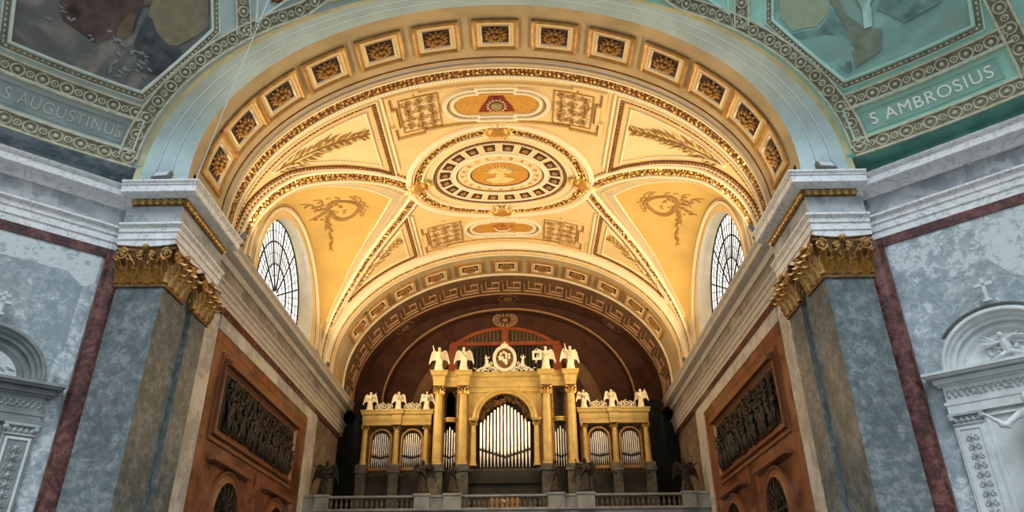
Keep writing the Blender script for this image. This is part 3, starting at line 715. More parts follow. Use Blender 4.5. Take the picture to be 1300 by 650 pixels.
# emblem: shell-like fan over drapery
mb = MB()
for k in range(13):
    a = PI*(.06+.88*k/12); mb.leaf((SX+.1*math.cos(a), cy-.12, .06), (math.cos(a), -math.sin(a)*.85, 0), .62 if k % 2 else .7, .17, .08)
for x, y, rx, ry in ((0, .12, .28, .16), (0, .38, .45, .2), (-.42, .42, .28, .16), (.42, .42, .28, .16), (-.2, .6, .3, .12), (.2, .6, .3, .12), (0, -.06, .2, .1)): mb.blob((SX+x, cy+y, .07), rx, ry, .07, 8, 4)
mb.map(BY).build('shell_emblem', 'paintpale', t)
garland(ell(SX, cy, 3.95, 3.33, 96), .48, BY, 'gilded leaf garland ring around the central oval medallion', closed=True)
for a, nm in ((0, 'right'), (90, 'rear'), (180, 'left'), (270, 'front')):
    c = (SX+3.98*math.cos(math.radians(a)), cy+3.38*math.sin(math.radians(a)))
    b = thing('gilded_cartouche', 'orange gilded shell cartouche on the garland ring, %s side of the oval' % nm, 'cartouche', BY(*c), 'cartouches on the oval garland')
    MB().blob((c[0], c[1], .12), .52 if a in (90, 270) else .42, .32 if a in (90, 270) else .40, .2, 12, 6).map(BY).build('boss', 'ochregilt', b)
    mb = MB()
    for k in range(16):
        an = 2*PI*k/16; mb.leaf((c[0]+.40*math.cos(an), c[1]+.30*math.sin(an), .1), (math.cos(an), math.sin(an)*.7, 0), .44 if k % 2 else .30, .2, .12)
    for sx in (-1, 1): mb.tube(spiral(c[0]+sx*.45, c[1], .17, 1.3, 0, sx), .04, 4)
    mb.map(BY).build('scroll_frame', 'gold', b)
# panels in front of and behind the oval
def rect(x0, x1, y0, y1): return [(x0, y0), (x1, y0), (x1, y1), (x0, y1)]
def oblong(cx, cy, hx, hy, n=12):
    """rounded ends with a straight stepped middle"""
    P = []; r = hy; e = hx-r*1.15
    for i in range(n+1): a = -PI/2+PI*i/n; P.append((cx+e+r*1.15*math.cos(a), cy+r*math.sin(a)))
    P += [(cx+e*.72, cy+hy), (cx+e*.72, cy+hy+.1), (cx-e*.72, cy+hy+.1), (cx-e*.72, cy+hy)]
    for i in range(n+1): a = PI/2+PI*i/n; P.append((cx-e+r*1.15*math.cos(a), cy+r*math.sin(a)))
    P += [(cx-e*.72, cy-hy), (cx-e*.72, cy-hy-.1), (cx+e*.72, cy-hy-.1), (cx+e*.72, cy-hy)]
    return P
rnd = random.Random(11)
for nm, yc, hy, fx, fy, lab in (('front', 23.72, 1.38, 1.75, .62, 'oblong vault panel in front of the oval with a crimson draped coat of arms between gilt scrolls'),
                               ('rear', 33.98, 1.45, 1.62, .52, 'oblong vault panel behind the oval with a small red flower spray between gilt scrolls')):
    t = thing('ceiling_panel', lab, 'ceiling panel', BY(SX, yc))
    y0, y1 = yc-hy, yc+hy; X = 4.42
    out = [(-X, y0), (-3.2, y0), (-3.2, y0+.14), (3.2, y0+.14), (3.2, y0), (X, y0), (X, yc-.5), (X-.2, yc-.5), (X-.2, yc+.5), (X, yc+.5), (X, y1), (3.0, y1), (3.0, y1-.16), (-3.0, y1-.16), (-3.0, y1), (-X, y1), (-X, yc+.5), (-X+.2, yc+.5), (-X+.2, yc-.5), (-X, yc-.5)]
    out = [(a+SX, b_) for a, b_ in out]
    strip(MB(), out, .16, .12, True, d=.4).map(BY).build('stepped_frame', 'cream', t)
    strip(MB(), out, .0, .0, True, d=.4, prof=[(.09, .01), (.09, .05), (.14, .05), (.14, .01)]).map(BY).build('gilt_line', 'gold', t)
    for s_ in (-1, 1):
        xa, xb = sorted((SX+s_*(fx+.62), SX+s_*3.98)); R_2 = rect(xa, xb, y0+.38, y1-.36)
        g = MB(); grid(g, [xa+(xb-xa)*k/6 for k in range(7)], lambda _: (y0+.38, y1-.36), lambda a, b_, h: BY(a, b_, .015), 2)
        p = g.build('scroll_panel', 'creampale', t)
        strip(MB(), R_2, .05, .05, True).map(BY).build('border_line', 'gold', p)
        scrollwork(MB(), xa+.06, xb-.06, y0+.44, y1-.42, rnd, .34).map(BY).build('scrollwork', 'coffergilt', p)
    ob = oblong(SX, yc-.02, fx+.42, fy+.3); strip(MB(), ob, .16, .12, True, .3).map(BY).build('outer_ring', 'ivory', t)
    beads(MB(), oblong(SX, yc-.02, fx+.28, fy+.18), .13, .035, True, h=.05).map(BY).build('bead_ring', 'brownred', t)
    ob2 = oblong(SX, yc-.02, fx+.1, fy+.06); strip(MB(), ob2, .14, .10, True, .3).map(BY).build('inner_ring', 'ivory', t)
    g = MB(); xs = [SX-fx+2*fx*k/24 for k in range(25)]
    def hyf(u):
        e = fx-fy*1.15; d = max(0, abs(u-SX)-e)/(fy*1.15); return fy*math.sqrt(max(0, 1-d*d))
    grid(g, xs, lambda u: (yc-.02-hyf(u), yc-.02+hyf(u)), lambda a, b_, h: BY(a, b_, .03), 3); g.build('painted_field', 'ochre', t)
    if nm == 'front':
        M['crimson'] = plain('crimson_painted_drapery', (.22,.02,.02), .7, 0, .35, 5); M['shield'] = plain('grey_olive_shield', (.32,.27,.12), .6, 0, .3, 6)
        MB().poly([(SX-.75, yc+.45), (SX-.62, yc+.1), (SX-.38, yc-.28), (SX-.3, yc-.52), (SX+.3, yc-.52), (SX+.38, yc-.28), (SX+.62, yc+.1), (SX+.75, yc+.45)], .035, .055).map(BY).build('crimson_drapery', 'crimson', t)
        MB().blob((SX, yc-.4, .06), .2, .12, .05, 10, 4).map(BY).build('cap', 'crimson', t)
        MB().blob((SX, yc+.1, .08), .26, .26, .07, 14, 5).map(BY).build('shield', 'shield', t)
        mb = MB()
        for k in range(16): a = 2*PI*k/16; mb.leaf((SX+.3*math.cos(a), yc+.1+.3*math.sin(a), .07), (math.cos(a), math.sin(a), 0), .16, .12, .06)
        mb.map(BY).build('shield_scrolls', 'paintpale', t)
    else:
        mb = MB(); M['coral'] = plain('coral_painted_flowers', (.55,.16,.06), .7, 0, .4, 9)
        for k in range(30): a = rnd.random()*2*PI; r = rnd.random(); mb.leaf((SX+.6*r*math.cos(a), yc+.33*r*math.sin(a), .05), (math.cos(a), math.sin(a), 0), .24, .12, .05)
        mb.map(BY).build('flower_spray', 'coral', t)
        mb = MB(); mb.tube([(SX+.42*math.cos(a), yc+.3*math.sin(a), .07) for a in [PI*k/10 for k in range(11)]], .045, 4); mb.map(BY).build('cream_ribbon', 'ivory', t)
# long border lines beside the panels
for sd in (-1, 1):
    for P_ in ([(sd*4.72, 22.2), (sd*4.72, 27.2)], [(sd*4.72, 31.2), (sd*4.72, 35.6)]): trim(strip(MB(), P_, .09, .08).map(BY), 'ivory')
# corner spandrels with painted laurel branches
def groin_y(s_, q, off): return YC+q*(interp(thdeg(s_), HT)+off)
for sd in (-1, 1):
    for q in (-1, 1):
        nm = 'left' if sd < 0 else 'right'; fr = 'front' if q < 0 else 'rear'
        yo = 22.45 if q < 0 else 35.35
        t = thing('painted_spandrel', 'long triangular vault panel with a golden laurel branch, %s %s corner of the vault' % (fr, nm), 'ceiling panel', BY(sd*7, (yo+groin_y(7, q, .9))/2), 'laurel panels in the corners of the vault')
        def tri(o, x0, x1, yy):
            xs = [x0+(x1-x0)*i/24 for i in range(25)]; P_ = [(sd*x, groin_y(x, q, o)) for x in xs]
            P_ = [p for p in P_ if (p[1]-yy)*(-q) > .08]
            return P_+[(P_[-1][0], yy), (P_[0][0], yy)]
        T1 = tri(1.02, 5.05, 12.6, yo); strip(MB(), T1, .16, .05, True, .3).map(BY).build('dark_border', 'brownred', t)
        beads(MB(), T1, .17, .06, True, h=.06).map(BY).build('bead_border', 'gold', t)
        strip(MB(), tri(.90, 4.92, 12.8, yo+q*.1), .06, .08, True, .3).map(BY).build('outer_line', 'ivory', t)
        T2 = tri(1.42, 5.45, 11.2, yo-q*.32); strip(MB(), T2, .07, .07, True, .3).map(BY).build('inner_frame', 'ivory', t)
        g = MB(); x0, x1 = 5.45, max(abs(p[0]) for p in T2)
        grid(g, [sd*(x0+(x1-x0)*i/14) for i in range(15)], lambda u: (groin_y(abs(u), q, 1.42), yo-q*.32), lambda a, b_, h: BY(a, b_, .012), 2); g.build('panel_ground', 'creampale' if q < 0 else 'cream', t)
        mb = MB(); mp_ = MB(); A = V(sd*(9.6 if q < 0 else 9.0), yo-q*.48, 0) ; B = V(sd*5.75, (24.0 if q < 0 else 33.1), 0); mid = (A+B)/2+V(0, -q*.05, 0)
        def bz(f_): return A*(1-f_)**2+mid*2*f_*(1-f_)+B*f_*f_
        mb.tube([bz(i/12)+V(0, 0, .04) for i in range(13)], [.02+.03*i/12 for i in range(13)], 4)
        tdir = (B-A).normalized()
        for k in range(84):
            f_ = (k+.5)/84; p = bz(f_)+V(0, 0, .04); wd = .5*math.sin(PI*min(1, f_*1.1+.08))+.15; sg = 1 if k % 2 else -1; nn = V(-tdir.y, tdir.x, 0)
            d = (tdir*(.9)+nn*sg*(.5+.4*rnd.random())); p2 = p+nn*sg*wd*.35*rnd.random(); (mp_ if k % 3 == 0 else mb).leaf(p2, d, .40+.50*wd*rnd.random(), .13, .05)
        for k in range(9): mb.leaf(B+V(0, 0, .04)-tdir*.2, tdir+V(rnd.uniform(-1, 1), rnd.uniform(-1, 1), 0)*.9, .5, .1, .04)
        mb.map(BY).build('laurel_branch', 'paintleaf', t); mp_.map(BY).build('branch_highlights', 'paintpale', t)
# floodlights on the cornices
def flood(loc, yaw, label):
    t = thing('floodlight', label, 'floodlight', loc, 'floodlights on the cornices')
    R = Matrix.Rotation(yaw, 4, 'Z') @ Matrix.Rotation(math.radians(-28), 4, 'X')
    f = lambda x, y, z: V(*loc)+(R@V(x, y, z)); z = .22
    mb = MB().box(-.26, .26, -.08, .06, -.17, .17); mb.v = [f(*p)+V(0, 0, z) for p in mb.v]; mb.build('housing', 'steel', t)
    mb = MB().box(-.21, .21, -.10, -.08, -.12, .12); mb.v = [f(*p)+V(0, 0, z) for p in mb.v]; mb.build('glass', 'lampglass', t)
    mb = MB().tube([V(-.3, 0, -.2), V(-.3, 0, .05)], .02, 5).tube([V(.3, 0, -.2), V(.3, 0, .05)], .02, 5).tube([V(-.3, 0, -.2), V(.3, 0, -.2)], .02, 5); mb.box(-.08, .08, -.08, .08, -.24, -.2)
    mb.v = [V(*loc)+V(p.x*math.cos(yaw)-p.y*math.sin(yaw), p.x*math.sin(yaw)+p.y*math.cos(yaw), p.z+z) for p in mb.v]; mb.build('bracket', 'steel', t)
for sd in (-1, 1):
    nm = 'left' if sd < 0 else 'right'
    flood((sd*9.75, 17.75, 11.9), 0.1*sd, 'small black framed floodlight on the front cornice of the %s pier' % nm)
    flood((sd*8.75, 21.6, 11.9), sd*1.0, 'floodlight at the near foot of the %s window on the nave cornice' % nm)
    flood((sd*9.0, 34.8, 11.9), sd*1.3, 'floodlight at the far foot of the %s window on the nave cornice' % nm)
    flood((sd*8.95, 39.3, 11.9), sd*1.4, 'floodlight beneath the rear coffered arch, %s end' % nm)
# ================================================================== PENDENTIVES
def guilloche(P, wd, f, label, sd, d=.62, closed=False, group='ring-pattern borders of the pendentives'):
    t = thing('guilloche_border', label, 'moulding', f(*P[0][:2]), group)
    strip(MB(), P, wd, .03, closed, .5, [(-wd/2, 0), (-wd/2, .03), (wd/2, .03), (wd/2, 0)]).map(f).build('band', 'khaki', t)
    mb = MB(); k = 0
    for p, tt in even(P, d/2, closed):
        r = wd*.36 if k % 2 == 0 else wd*.18; k += 1
        mb.tube([(p.x+r*math.cos(2*PI*i/12), p.y+r*math.sin(2*PI*i/12), .05) for i in range(12)], wd*.055, 4, closed=True); mb.blob((p.x, p.y, .04), r*.42, r*.42, .06, 6, 3)
    for q in (-1, 1): strip(mb, P, .05, .08, closed, .5, [(q*wd*.5-.03, 0), (q*wd*.5-.03, .08), (q*wd*.5+.03, .08), (q*wd*.5+.03, 0)])
    mb.map(f).build('ring_pattern', 'khakilite', t); return t
def aP(pts): return [(a*DEG, e*DEG) for a, e in pts]
for sd in (-1, 1):
    f = sphm(sd); nm = 'left' if sd < 0 else 'right'; tn = 'L' if sd < 0 else 'R'; SG = 'sage' if sd < 0 else 'sageR'
    Q = lambda pts: aP([(sd*a, e) for a, e in pts])
    archc = [(interp(e, EDR)+.95+.035*max(0, e-8), e) for e in (8, 9.5, 11, 13, 15, 17, 19, 21, 23, 25, 27)]+[(19.5, 28.9), (15, 30.5), (9, 31.9), (0, 32.6)]
    guilloche(Q(archc), .44, f, 'band of ring ornament following the front arch on the %s pendentive' % nm, sd)
    guilloche(Q([(33.9+1.0*i, 12.4) for i in range(0, 14)]), .46, f, 'band of ring ornament above the name panel of the %s pendentive' % nm, sd)
    guilloche(Q([(33.5+1.0*i, 7.95) for i in range(0, 14)]), .46, f, 'lowest band of ring ornament, under the name panel of the %s pendentive' % nm, sd)
    guilloche(Q([(47.0, 8.4+1.5*i) for i in range(6)]+[(48.2, 17.5), (49.5, 20), (50.5, 24)]), .44, f, 'upright band of ring ornament at the outer side of the %s pendentive' % nm, sd)
    guilloche(Q([(26.9, 22.7), (27.3, 24.5), (27.9, 26.5), (28.6, 30)]), .44, f, 'short upright band of ring ornament rising from the arch, %s pendentive' % nm, sd)
    # darker field below the frames
    mb = MB(); vs = []
    for i in range(28):
        az = sd*(30.5+i*1.9); a_ = math.radians(az); q_ = sph(az, 7.3)
        vs += [sph(az, 7.6, .02), q_+V(0, 0, -.02), V(math.sin(a_)*19.75, 1.5+math.cos(a_)*19.75, 12.2), V(math.sin(a_)*19.85, 1.5+math.cos(a_)*19.85, 11.7)]
    mb.add(vs, [(4*i+j, 4*i+j+1, 4*i+j+5, 4*i+j+4) for i in range(27) for j in range(3)]); trim(mb, 'slateL' if sd < 0 else 'slateR')
    # name panel
    t = thing('name_panel', ('grey blue painted panel lettered S AUGUSTINUS below the dim fresco' if sd < 0 else 'green-lit painted panel lettered S AMBROSIUS below the green fresco'), 'inscription panel', f(sd*40*DEG, 10.2*DEG))
    R1 = Q([(34.0, 9.0), (46.1, 9.0), (46.1, 11.75), (33.9, 11.75)]); R2 = Q([(34.9, 8.95), (45.4, 9.2), (45.4, 11.05), (34.75, 11.1)])
    if sd: R2 = Q([(34.9, 9.2), (45.3, 9.2), (45.3, 11.1), (34.8, 11.1)])
    strip(MB(), Q([(33.75, 8.75), (46.35, 8.75), (46.35, 11.85), (33.55, 11.85)]), .06, .07, True).map(f).build('outer_frame', SG, t)
    strip(MB(), R2, .035, .035, True).map(f).build('inner_frame', 'tealdk'+tn, t)
    g = MB(); xa, xb = sorted((sd*34.85*DEG, sd*45.3*DEG)); grid(g, [xa+(xb-xa)*k/10 for k in range(11)], lambda _: (9.2*DEG, 11.1*DEG), lambda a, b_, h: f(a, b_, .02), 2); g.build('field', 'tealdk'+tn, t)
    cu = bpy.data.curves.new('t', 'FONT'); cu.body = 'S AUGUSTINUS' if sd < 0 else 'S AMBROSIUS'; cu.size = 1; cu.space_character = 1.12; cu.extrude = .004
    to = bpy.data.objects.new('t', cu); C.objects.link(to); dg = bpy.context.evaluated_depsgraph_get(); me = bpy.data.meshes.new_from_object(to.evaluated_get(dg)); bpy.data.objects.remove(to)
    xs = [v_.co.x for v_ in me.vertices]; ys = [v_.co.y for v_ in me.vertices]; w0, w1, h0, h1 = min(xs), max(xs), min(ys), max(ys)
    xa, xb = (-43.9*DEG, -35.0*DEG) if sd < 0 else (35.4*DEG, 44.8*DEG); ya, yb = 9.62*DEG, 10.72*DEG
    mb = MB(); mb.v = [V(xa+(v_.co.x-w0)/(w1-w0)*(xb-xa), ya+(v_.co.y-h0)/(h1-h0)*(yb-ya), .03+v_.co.z) for v_ in me.vertices]; mb.f = [tuple(p.vertices) for p in me.polygons]
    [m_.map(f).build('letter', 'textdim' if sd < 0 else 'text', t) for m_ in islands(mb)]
    # fresco
    t = thing('ceiling_fresco', ('dim brown fresco of a robed figure in an angular frame above the left name panel' if sd < 0 else 'green grey fresco of a robed figure in an angular frame above the right name panel'), 'fresco', f(sd*38*DEG, 20*DEG))
    O = [(34.4, 14.35), (44.9, 14.3), (45.8, 18.0), (46.5, 22), (46.5, 30), (31.2, 30), (30.9, 26), (29.9, 22.3)]
    P_ = Q(O)
    g = MB(); c = Q([(38, 22)])[0]; D_ = resample(P_, .6, True); N_ = len(D_); vs = [V(*c, .02)]; fs = []
    for k in range(1, 7): vs += [V(c[0]+(p.x-c[0])*k/6, c[1]+(p.y-c[1])*k/6, .02) for p in D_]
    for i in range(N_):
        j = (i+1) % N_; fs.append((0, 1+i, 1+j))
        for k in range(5): fs.append((1+k*N_+i, 1+(k+1)*N_+i, 1+(k+1)*N_+j, 1+k*N_+j))
    g.add(vs, fs); g.map(f).build('painted_ground', 'fresco'+tn, t)
    strip(MB(), P_, .10, .12, True).map(f).build('pale_frame', SG, t)
    def scale(P_, k): return [(c[0]+(p[0]-c[0])*k, c[1]+(p[1]-c[1])*k) for p in P_]
    strip(MB(), scale(P_, 1.05), .14, .05, True).map(f).build('bead_frame', 'khaki', t)
    beads(MB(), scale(P_, 1.05), .15, .05, True, h=.06, ry=.035).map(f).build('beads', 'khakilite', t)
    strip(MB(), scale(P_, 1.085), .05, .05, True).map(f).build('outer_frame', SG, t)
    # figures of the fresco as thin painted shapes
    def shape(pts, h, mat, name): MB().poly(Q(pts), h, h+.006).map(f).build(name, mat, t)
    if sd < 0:
        M['fr1'] = plain('tan_fresco_paint', (.24,.215,.13), .85, 0, .2, 4); M['fr2'] = plain('slate_fresco_paint', (.07,.08,.085), .85, 0, .6, 3); M['fr3'] = plain('maroon_fresco_paint', (.10,.06,.055), .85, 0, .7, 2); M['fr4'] = plain('pale_grey_fresco_paint', (.24,.26,.25), .85, 0, .3, 3); M['fr5'] = plain('brown_fresco_paint', (.14,.11,.06), .85, 0, .3, 3)
        shape([(31.0, 21.5), (30.4, 22.4), (31.3, 26), (31.6, 29.8), (36.2, 29.8), (36.0, 23.0), (35.6, 20.8), (33.6, 18.5)], .026, 'fr1', 'tan_wall')
        shape([(35.9, 21.4), (35, 21.3), (34.2, 20.6), (33.2, 20.6), (32.2, 19.4), (31.6, 18.8), (33.4, 16.5), (35, 16.2), (36.2, 18.5)], .036, 'fr2', 'dark_rocks')
        shape([(36.5, 19.5), (39, 17.3), (42, 18), (43.5, 21), (42, 26), (38, 28), (36.4, 24)], .03, 'fr3', 'maroon_robe')
        shape([(36.6, 19.2), (37.6, 17.8), (38.2, 22), (37.8, 25), (36.8, 24)], .04, 'fr5', 'robe_fold')
        shape([(36.9, 25.5), (34.1, 23.6), (33.6, 25), (36.6, 27.5)], .045, 'fr4', 'pale_cloth')
        shape([(36.4, 22.1), (33.2, 24.2), (32.6, 23.2), (32.3, 23.5), (32.9, 25), (33.6, 25.1), (36.6, 23.1)], .05, 'fr5', 'bench')
        rnd2 = random.Random(5)
        mb = MB()
        for k in range(26): a, e = rnd2.uniform(34.5, 37.5), rnd2.uniform(15.2, 18.4); mb.leaf(V(*Q([(a, e)])[0], .04), (rnd2.uniform(-1, 1), rnd2.uniform(-.4, .4), 0), rnd2.uniform(.12, .32), .10, .01)
        for k in range(22): a, e = rnd2.uniform(38, 44.5), rnd2.uniform(17.5, 21.5); mb.leaf(V(*Q([(a, e)])[0], .04), (rnd2.uniform(-1, 1), rnd2.uniform(-.4, .4), 0), rnd2.uniform(.12, .3), .08, .01)
        [m_.map(f).build('foam_patch', 'fr4', t) for m_ in islands(mb)]
    else:
        M['gr1'] = plain('sage_fresco_paint', (.38,.46,.32), .85, 0, .12, 4); M['gr2'] = plain('deep_green_fresco_paint', (.17,.32,.29), .85, 0, .55, 2); M['gr3'] = plain('mint_fresco_paint', (.38,.60,.53), .85, 0, .45, 2); M['gr4'] = plain('brown_green_fresco_paint', (.22,.27,.20), .85, 0, .3, 3)
        shape([(30.6, 22.4), (31.4, 25.5), (31.6, 29.8), (35.8, 29.8), (35.4, 22.0), (34.6, 20.8), (33.6, 20.2), (32.4, 20.5), (31.4, 20.6)], .026, 'gr1', 'sage_wall')
        shape([(31.2, 20.4), (32.4, 20.2), (33.6, 19.9), (34.6, 20.5), (35.2, 21.4), (36, 19), (35.3, 15.1), (34.9, 15)], .032, 'gr2', 'dark_ground')
        shape([(35.6, 24), (36.3, 20), (37.3, 18.4), (38.6, 17.5), (38, 15.8), (35.6, 15.2), (35.9, 19), (35.2, 23)], .04, 'gr4', 'brown_cloak')
        shape([(37.3, 24.8), (37.7, 19.2), (38.7, 20.4), (40, 21), (42.5, 20.5), (43.4, 22.5), (41.5, 26), (38.5, 27.5)], .046, 'gr3', 'mint_robe')
        shape([(38.8, 19.4), (40.5, 17.2), (43.5, 17.4), (44.6, 20), (43.8, 23.5), (42.2, 20.8), (40, 20.9)], .05, 'gr2', 'dark_robe')
        shape([(37.3, 18.2), (38.0, 18.1), (38.4, 19.5), (38.3, 22), (37.7, 20)], .055, 'gr3', 'robe_fold')
    # triangular top panels between the arch band and the crown
    t = thing('ceiling_panel', 'pale blue panel with a dark leaf spray above the arch band, %s side' % nm, 'ceiling panel', f(sd*20*DEG, 31*DEG))
    TP = Q([(26.0, 24.4), (26.9, 30.5), (14, 35), (14, 32.2), (19.5, 30.2), (23.5, 27.3)]); strip(MB(), TP, .09, .08, True).map(f).build('frame', SG, t)
    mb = MB()
    for k in range(12): mb.leaf(V(*Q([(25.0-.25*k, 26.6+.28*k)])[0], .04), (-sd*.3*(k % 3-1)-sd*.8, 1-.7*(k % 2), 0), .5, .16, .04)
    mb.map(f).build('leaf_spray', 'brownred', t)
# ================================================================== PIERS: pilasters and gilded capitals
def capital(x0, x1, y0, y1, z0, z1, faces, label, cat='capital', name='pilaster_capital', group=None, mats=('golddark', 'gold'), ab=.22):
    """Corinthian capital on a rectangular shaft; faces: list of (dx,dy) outward directions that are free"""
    cx, cy = (x0+x1)/2, (y0+y1)/2; H = z1-z0; t = thing(name, label, cat, (cx, cy, z0), group)
    hx, hy = (x1-x0)/2, (y1-y0)/2
    def sq(k, n=6, cc=0):
        P = []
        for (ax, ay), (bx, by) in (((-1,-1),(1,-1)), ((1,-1),(1,1)), ((1,1),(-1,1)), ((-1,1),(-1,-1))):
            for i in range(n):
                f_ = i/n; x = ax+(bx-ax)*f_; y = ay+(by-ay)*f_; ins = cc*math.sin(PI*f_); nx, ny = (ax+bx)/2, (ay+by)/2
                P.append(((hx+k)*x-nx*ins, (hy+k)*y-ny*ins))
        return P
    def loft(mb, rings):
        vs = []; fs = []; n = len(rings[0][0])
        for P, z in rings: vs += [V(cx+p[0], cy+p[1], z) for p in P]
        for i in range(len(rings)-1):
            for j in range(n): q = (j+1) % n; fs.append((i*n+j, i*n+q, (i+1)*n+q, (i+1)*n+j))
        fs.append(tuple(range(n))); fs.append(tuple((len(rings)-1)*n+j for j in range(n))); return mb.add(vs, fs)
    loft(MB(), [(sq(-.03), z0), (sq(-.02), z0+H*.55), (sq(.1*H), z0+H*.86)]).build('bell', mats[0], t)
    loft(MB(), [(sq(.10*H+ab*.35, cc=.10*H), z1-H*.14), (sq(ab*.75, cc=.11*H), z1-H*.10), (sq(ab*.8, cc=.11*H), z1-H*.04), (sq(ab, cc=.12*H), z1-H*.03), (sq(ab, cc=.12*H), z1)]).build('abacus', mats[0], t)
    lv = [MB(), MB()]; vo = MB()
    for dx, dy in faces:
        wd = (hy if dx else hx)*2; tx, ty = -dy, dx
        bx, by = cx+dx*hx, cy+dy*hy
        for row, (zz, hh, off) in enumerate(((z0, .42*H, 0), (z0+.02*H, .68*H, .5))):
            n = max(2, round(wd/.34)); nn_ = n+(1 if off else 0)
            for i in range(nn_):
                p = (i+.5)/n*wd-wd/2 if not off else i/n*wd-wd/2
                lw = wd/n*.92
                # an acanthus leaf: spine rising, curling outward at the tip, with ribs
                K, Cn = 11, 9; vs = []; hw_ = lw*.44
                for k in range(K):
                    f_ = k/(K-1); curl = max(0, f_-.72)/.28
                    z = zz+hh*(f_-.30*curl**2); o = .035+.045*row+.05*H*f_+.22*H*f_**3+.10*H*curl
                    wp = (.80+.35*math.sin(PI*min(1, f_*1.05)))*(1-.55*f_**4)*(1+.16*math.cos(f_*PI*7))
                    for c_ in range(Cn):
                        g = c_/(Cn-1)*2-1; a = p+g*hw_*wp; rf = .030*H*math.cos(g*PI*3.5)-.05*H*g*g*(1-f_)-.03*H*abs(g)*curl
                        vs.append(V(bx+dx*(o+rf)+tx*a, by+dy*(o+rf)+ty*a, z-.05*H*g*g*f_))
                lv[row].add(vs, [(k*Cn+c_, k*Cn+c_+1, (k+1)*Cn+c_+1, (k+1)*Cn+c_) for k in range(K-1) for c_ in range(Cn-1)])
        # corner volutes and small inner helices
        for sg in (-1, 1):
            for (pos, r, zc) in ((wd/2-.02, .165*H, z0+.74*H), (wd*.14, .085*H, z0+.77*H)):
                c_ = V(bx+dx*(.17*H if r > .1*H else .1*H)+tx*sg*pos, by+dy*(.17*H if r > .1*H else .1*H)+ty*sg*pos, zc); pts = []
                for k in range(19):
                    a = PI*.5+2*PI*1.5*k/18; rr = r*(1-.75*k/18); pts.append(c_+V(tx*sg*rr*-math.cos(a)*-1, ty*sg*rr*math.cos(a), rr*math.sin(a)))
                vo.tube(pts, .030*H, 5)
                root = V(bx+dx*.05+tx*sg*(pos*.45), by+dy*.05+ty*sg*(pos*.45), z0+.5*H); vo.tube([root, (root+c_)/2+V(0, 0, .12*H), c_+V(0, 0, r)], [.03*H, .028*H, .03*H], 5)
                vo.blob(c_, r*.3, r*.3, r*.3, 6, 4)
        vo.blob(V(bx+dx*.17*H, by+dy*.17*H, z1-.07*H), .085*H, .085*H, .085*H, 8, 5)
    lv[0].build('lower_leaves', mats[1], t); lv[1].build('upper_leaves', 'coffergilt' if mats[0] == 'golddark' else mats[1], t); vo.build('volutes', mats[0] if mats[0] != 'golddark' else 'coffergilt', t)
    return t
for sd in (-1, 1):
    nm = 'left' if sd < 0 else 'right'
    def bx(mb, x0, x1, *r): return mb.box(min(sd*x0, sd*x1), max(sd*x0, sd*x1), *r)
    for (x0, x1, y0, y1, lab, which) in ((9.18, 10.5, 18.18, 19.35, 'broad blue grey marble pilaster at the front corner of the %s pier' % nm, 'front'), (9.14, 10.3, 20.05, 21.1, 'blue grey marble pilaster behind the corner one, facing the nave from the %s pier' % nm, 'rear')):
        t = thing('marble_pilaster', lab, 'pilaster', (sd*(x0+x1)/2, (y0+y1)/2, -1.6), 'marble pilasters of the piers')
        bx(MB(), x0, x1, y0, y1, -1.6, 8.72).build('shaft', 'pilaster', t)
        bx(MB(), x0-.06, x1+.06, y0-.06, y1+.06, 8.70, 8.80).build('necking', 'golddark', t)
        b = bx(MB(), x0-.12, x1+.12, y0-.12, y1+.12, -1.6, -1.0); bx(b, x0-.05, x1+.05, y0-.05, y1+.05, -1.0, -.7); b.build('base', 'beige', t)
        xa, xb = sorted((sd*x0, sd*x1))
        capital(xa, xb, y0, y1, 8.80, 9.97, [(0, -1), (-sd, 0)] if which == 'front' else [(0, -1), (-sd, 0), (0, 1)], 'gilded Corinthian capital on the %s pilaster of the %s pier' % (which, nm), group='gilded pier capitals')
    # gilt rosette band under the projecting cornice
    t = thing('gilded_rosette_band', 'gilded band of rosettes under the projecting cornice of the %s pier' % nm, 'moulding', (sd*9.1, 18.1, 11.4))
    mb = MB(); mb.sweep([V(10.6, 18.14, 0), V(9.15, 18.14, 0), V(9.15, 21.2, 0)], [(.02, 11.31), (.07, 11.32), (.15, 11.49), (.15, 11.5)]); mb.v = [V(sd*p.x, p.y, p.z) for p in mb.v]; mb.build('band', 'golddark', t)
    mb = MB(); rings = MB()
    def rs(c, tdir):
        nn = V(-.707*tdir.y if False else 0, 0, 0)
    for k in range(14):
        y = 18.2+k*.22; rings.blob((9.15-.12, y, 11.40), .04, .06, .05, 7, 4); rings.tube([V(9.15-.11-.06*math.cos(a)*.5-.02, y+.1*math.sin(a), 11.405+.055*math.cos(a)) for a in [2*PI*i/8 for i in range(8)]], .014, 4, closed=True)
    for k in range(7):
        x = 9.2+k*.22; rings.blob((x, 18.14-.12, 11.40), .06, .04, .05, 7, 4); rings.tube([V(x+.1*math.sin(a), 18.14-.13-.03*math.cos(a), 11.405+.055*math.cos(a)) for a in [2*PI*i/8 for i in range(8)]], .014, 4, closed=True)
    rings.v = [V(sd*p.x, p.y, p.z) for p in rings.v]; rings.build('rosettes', 'goldleaf', t)
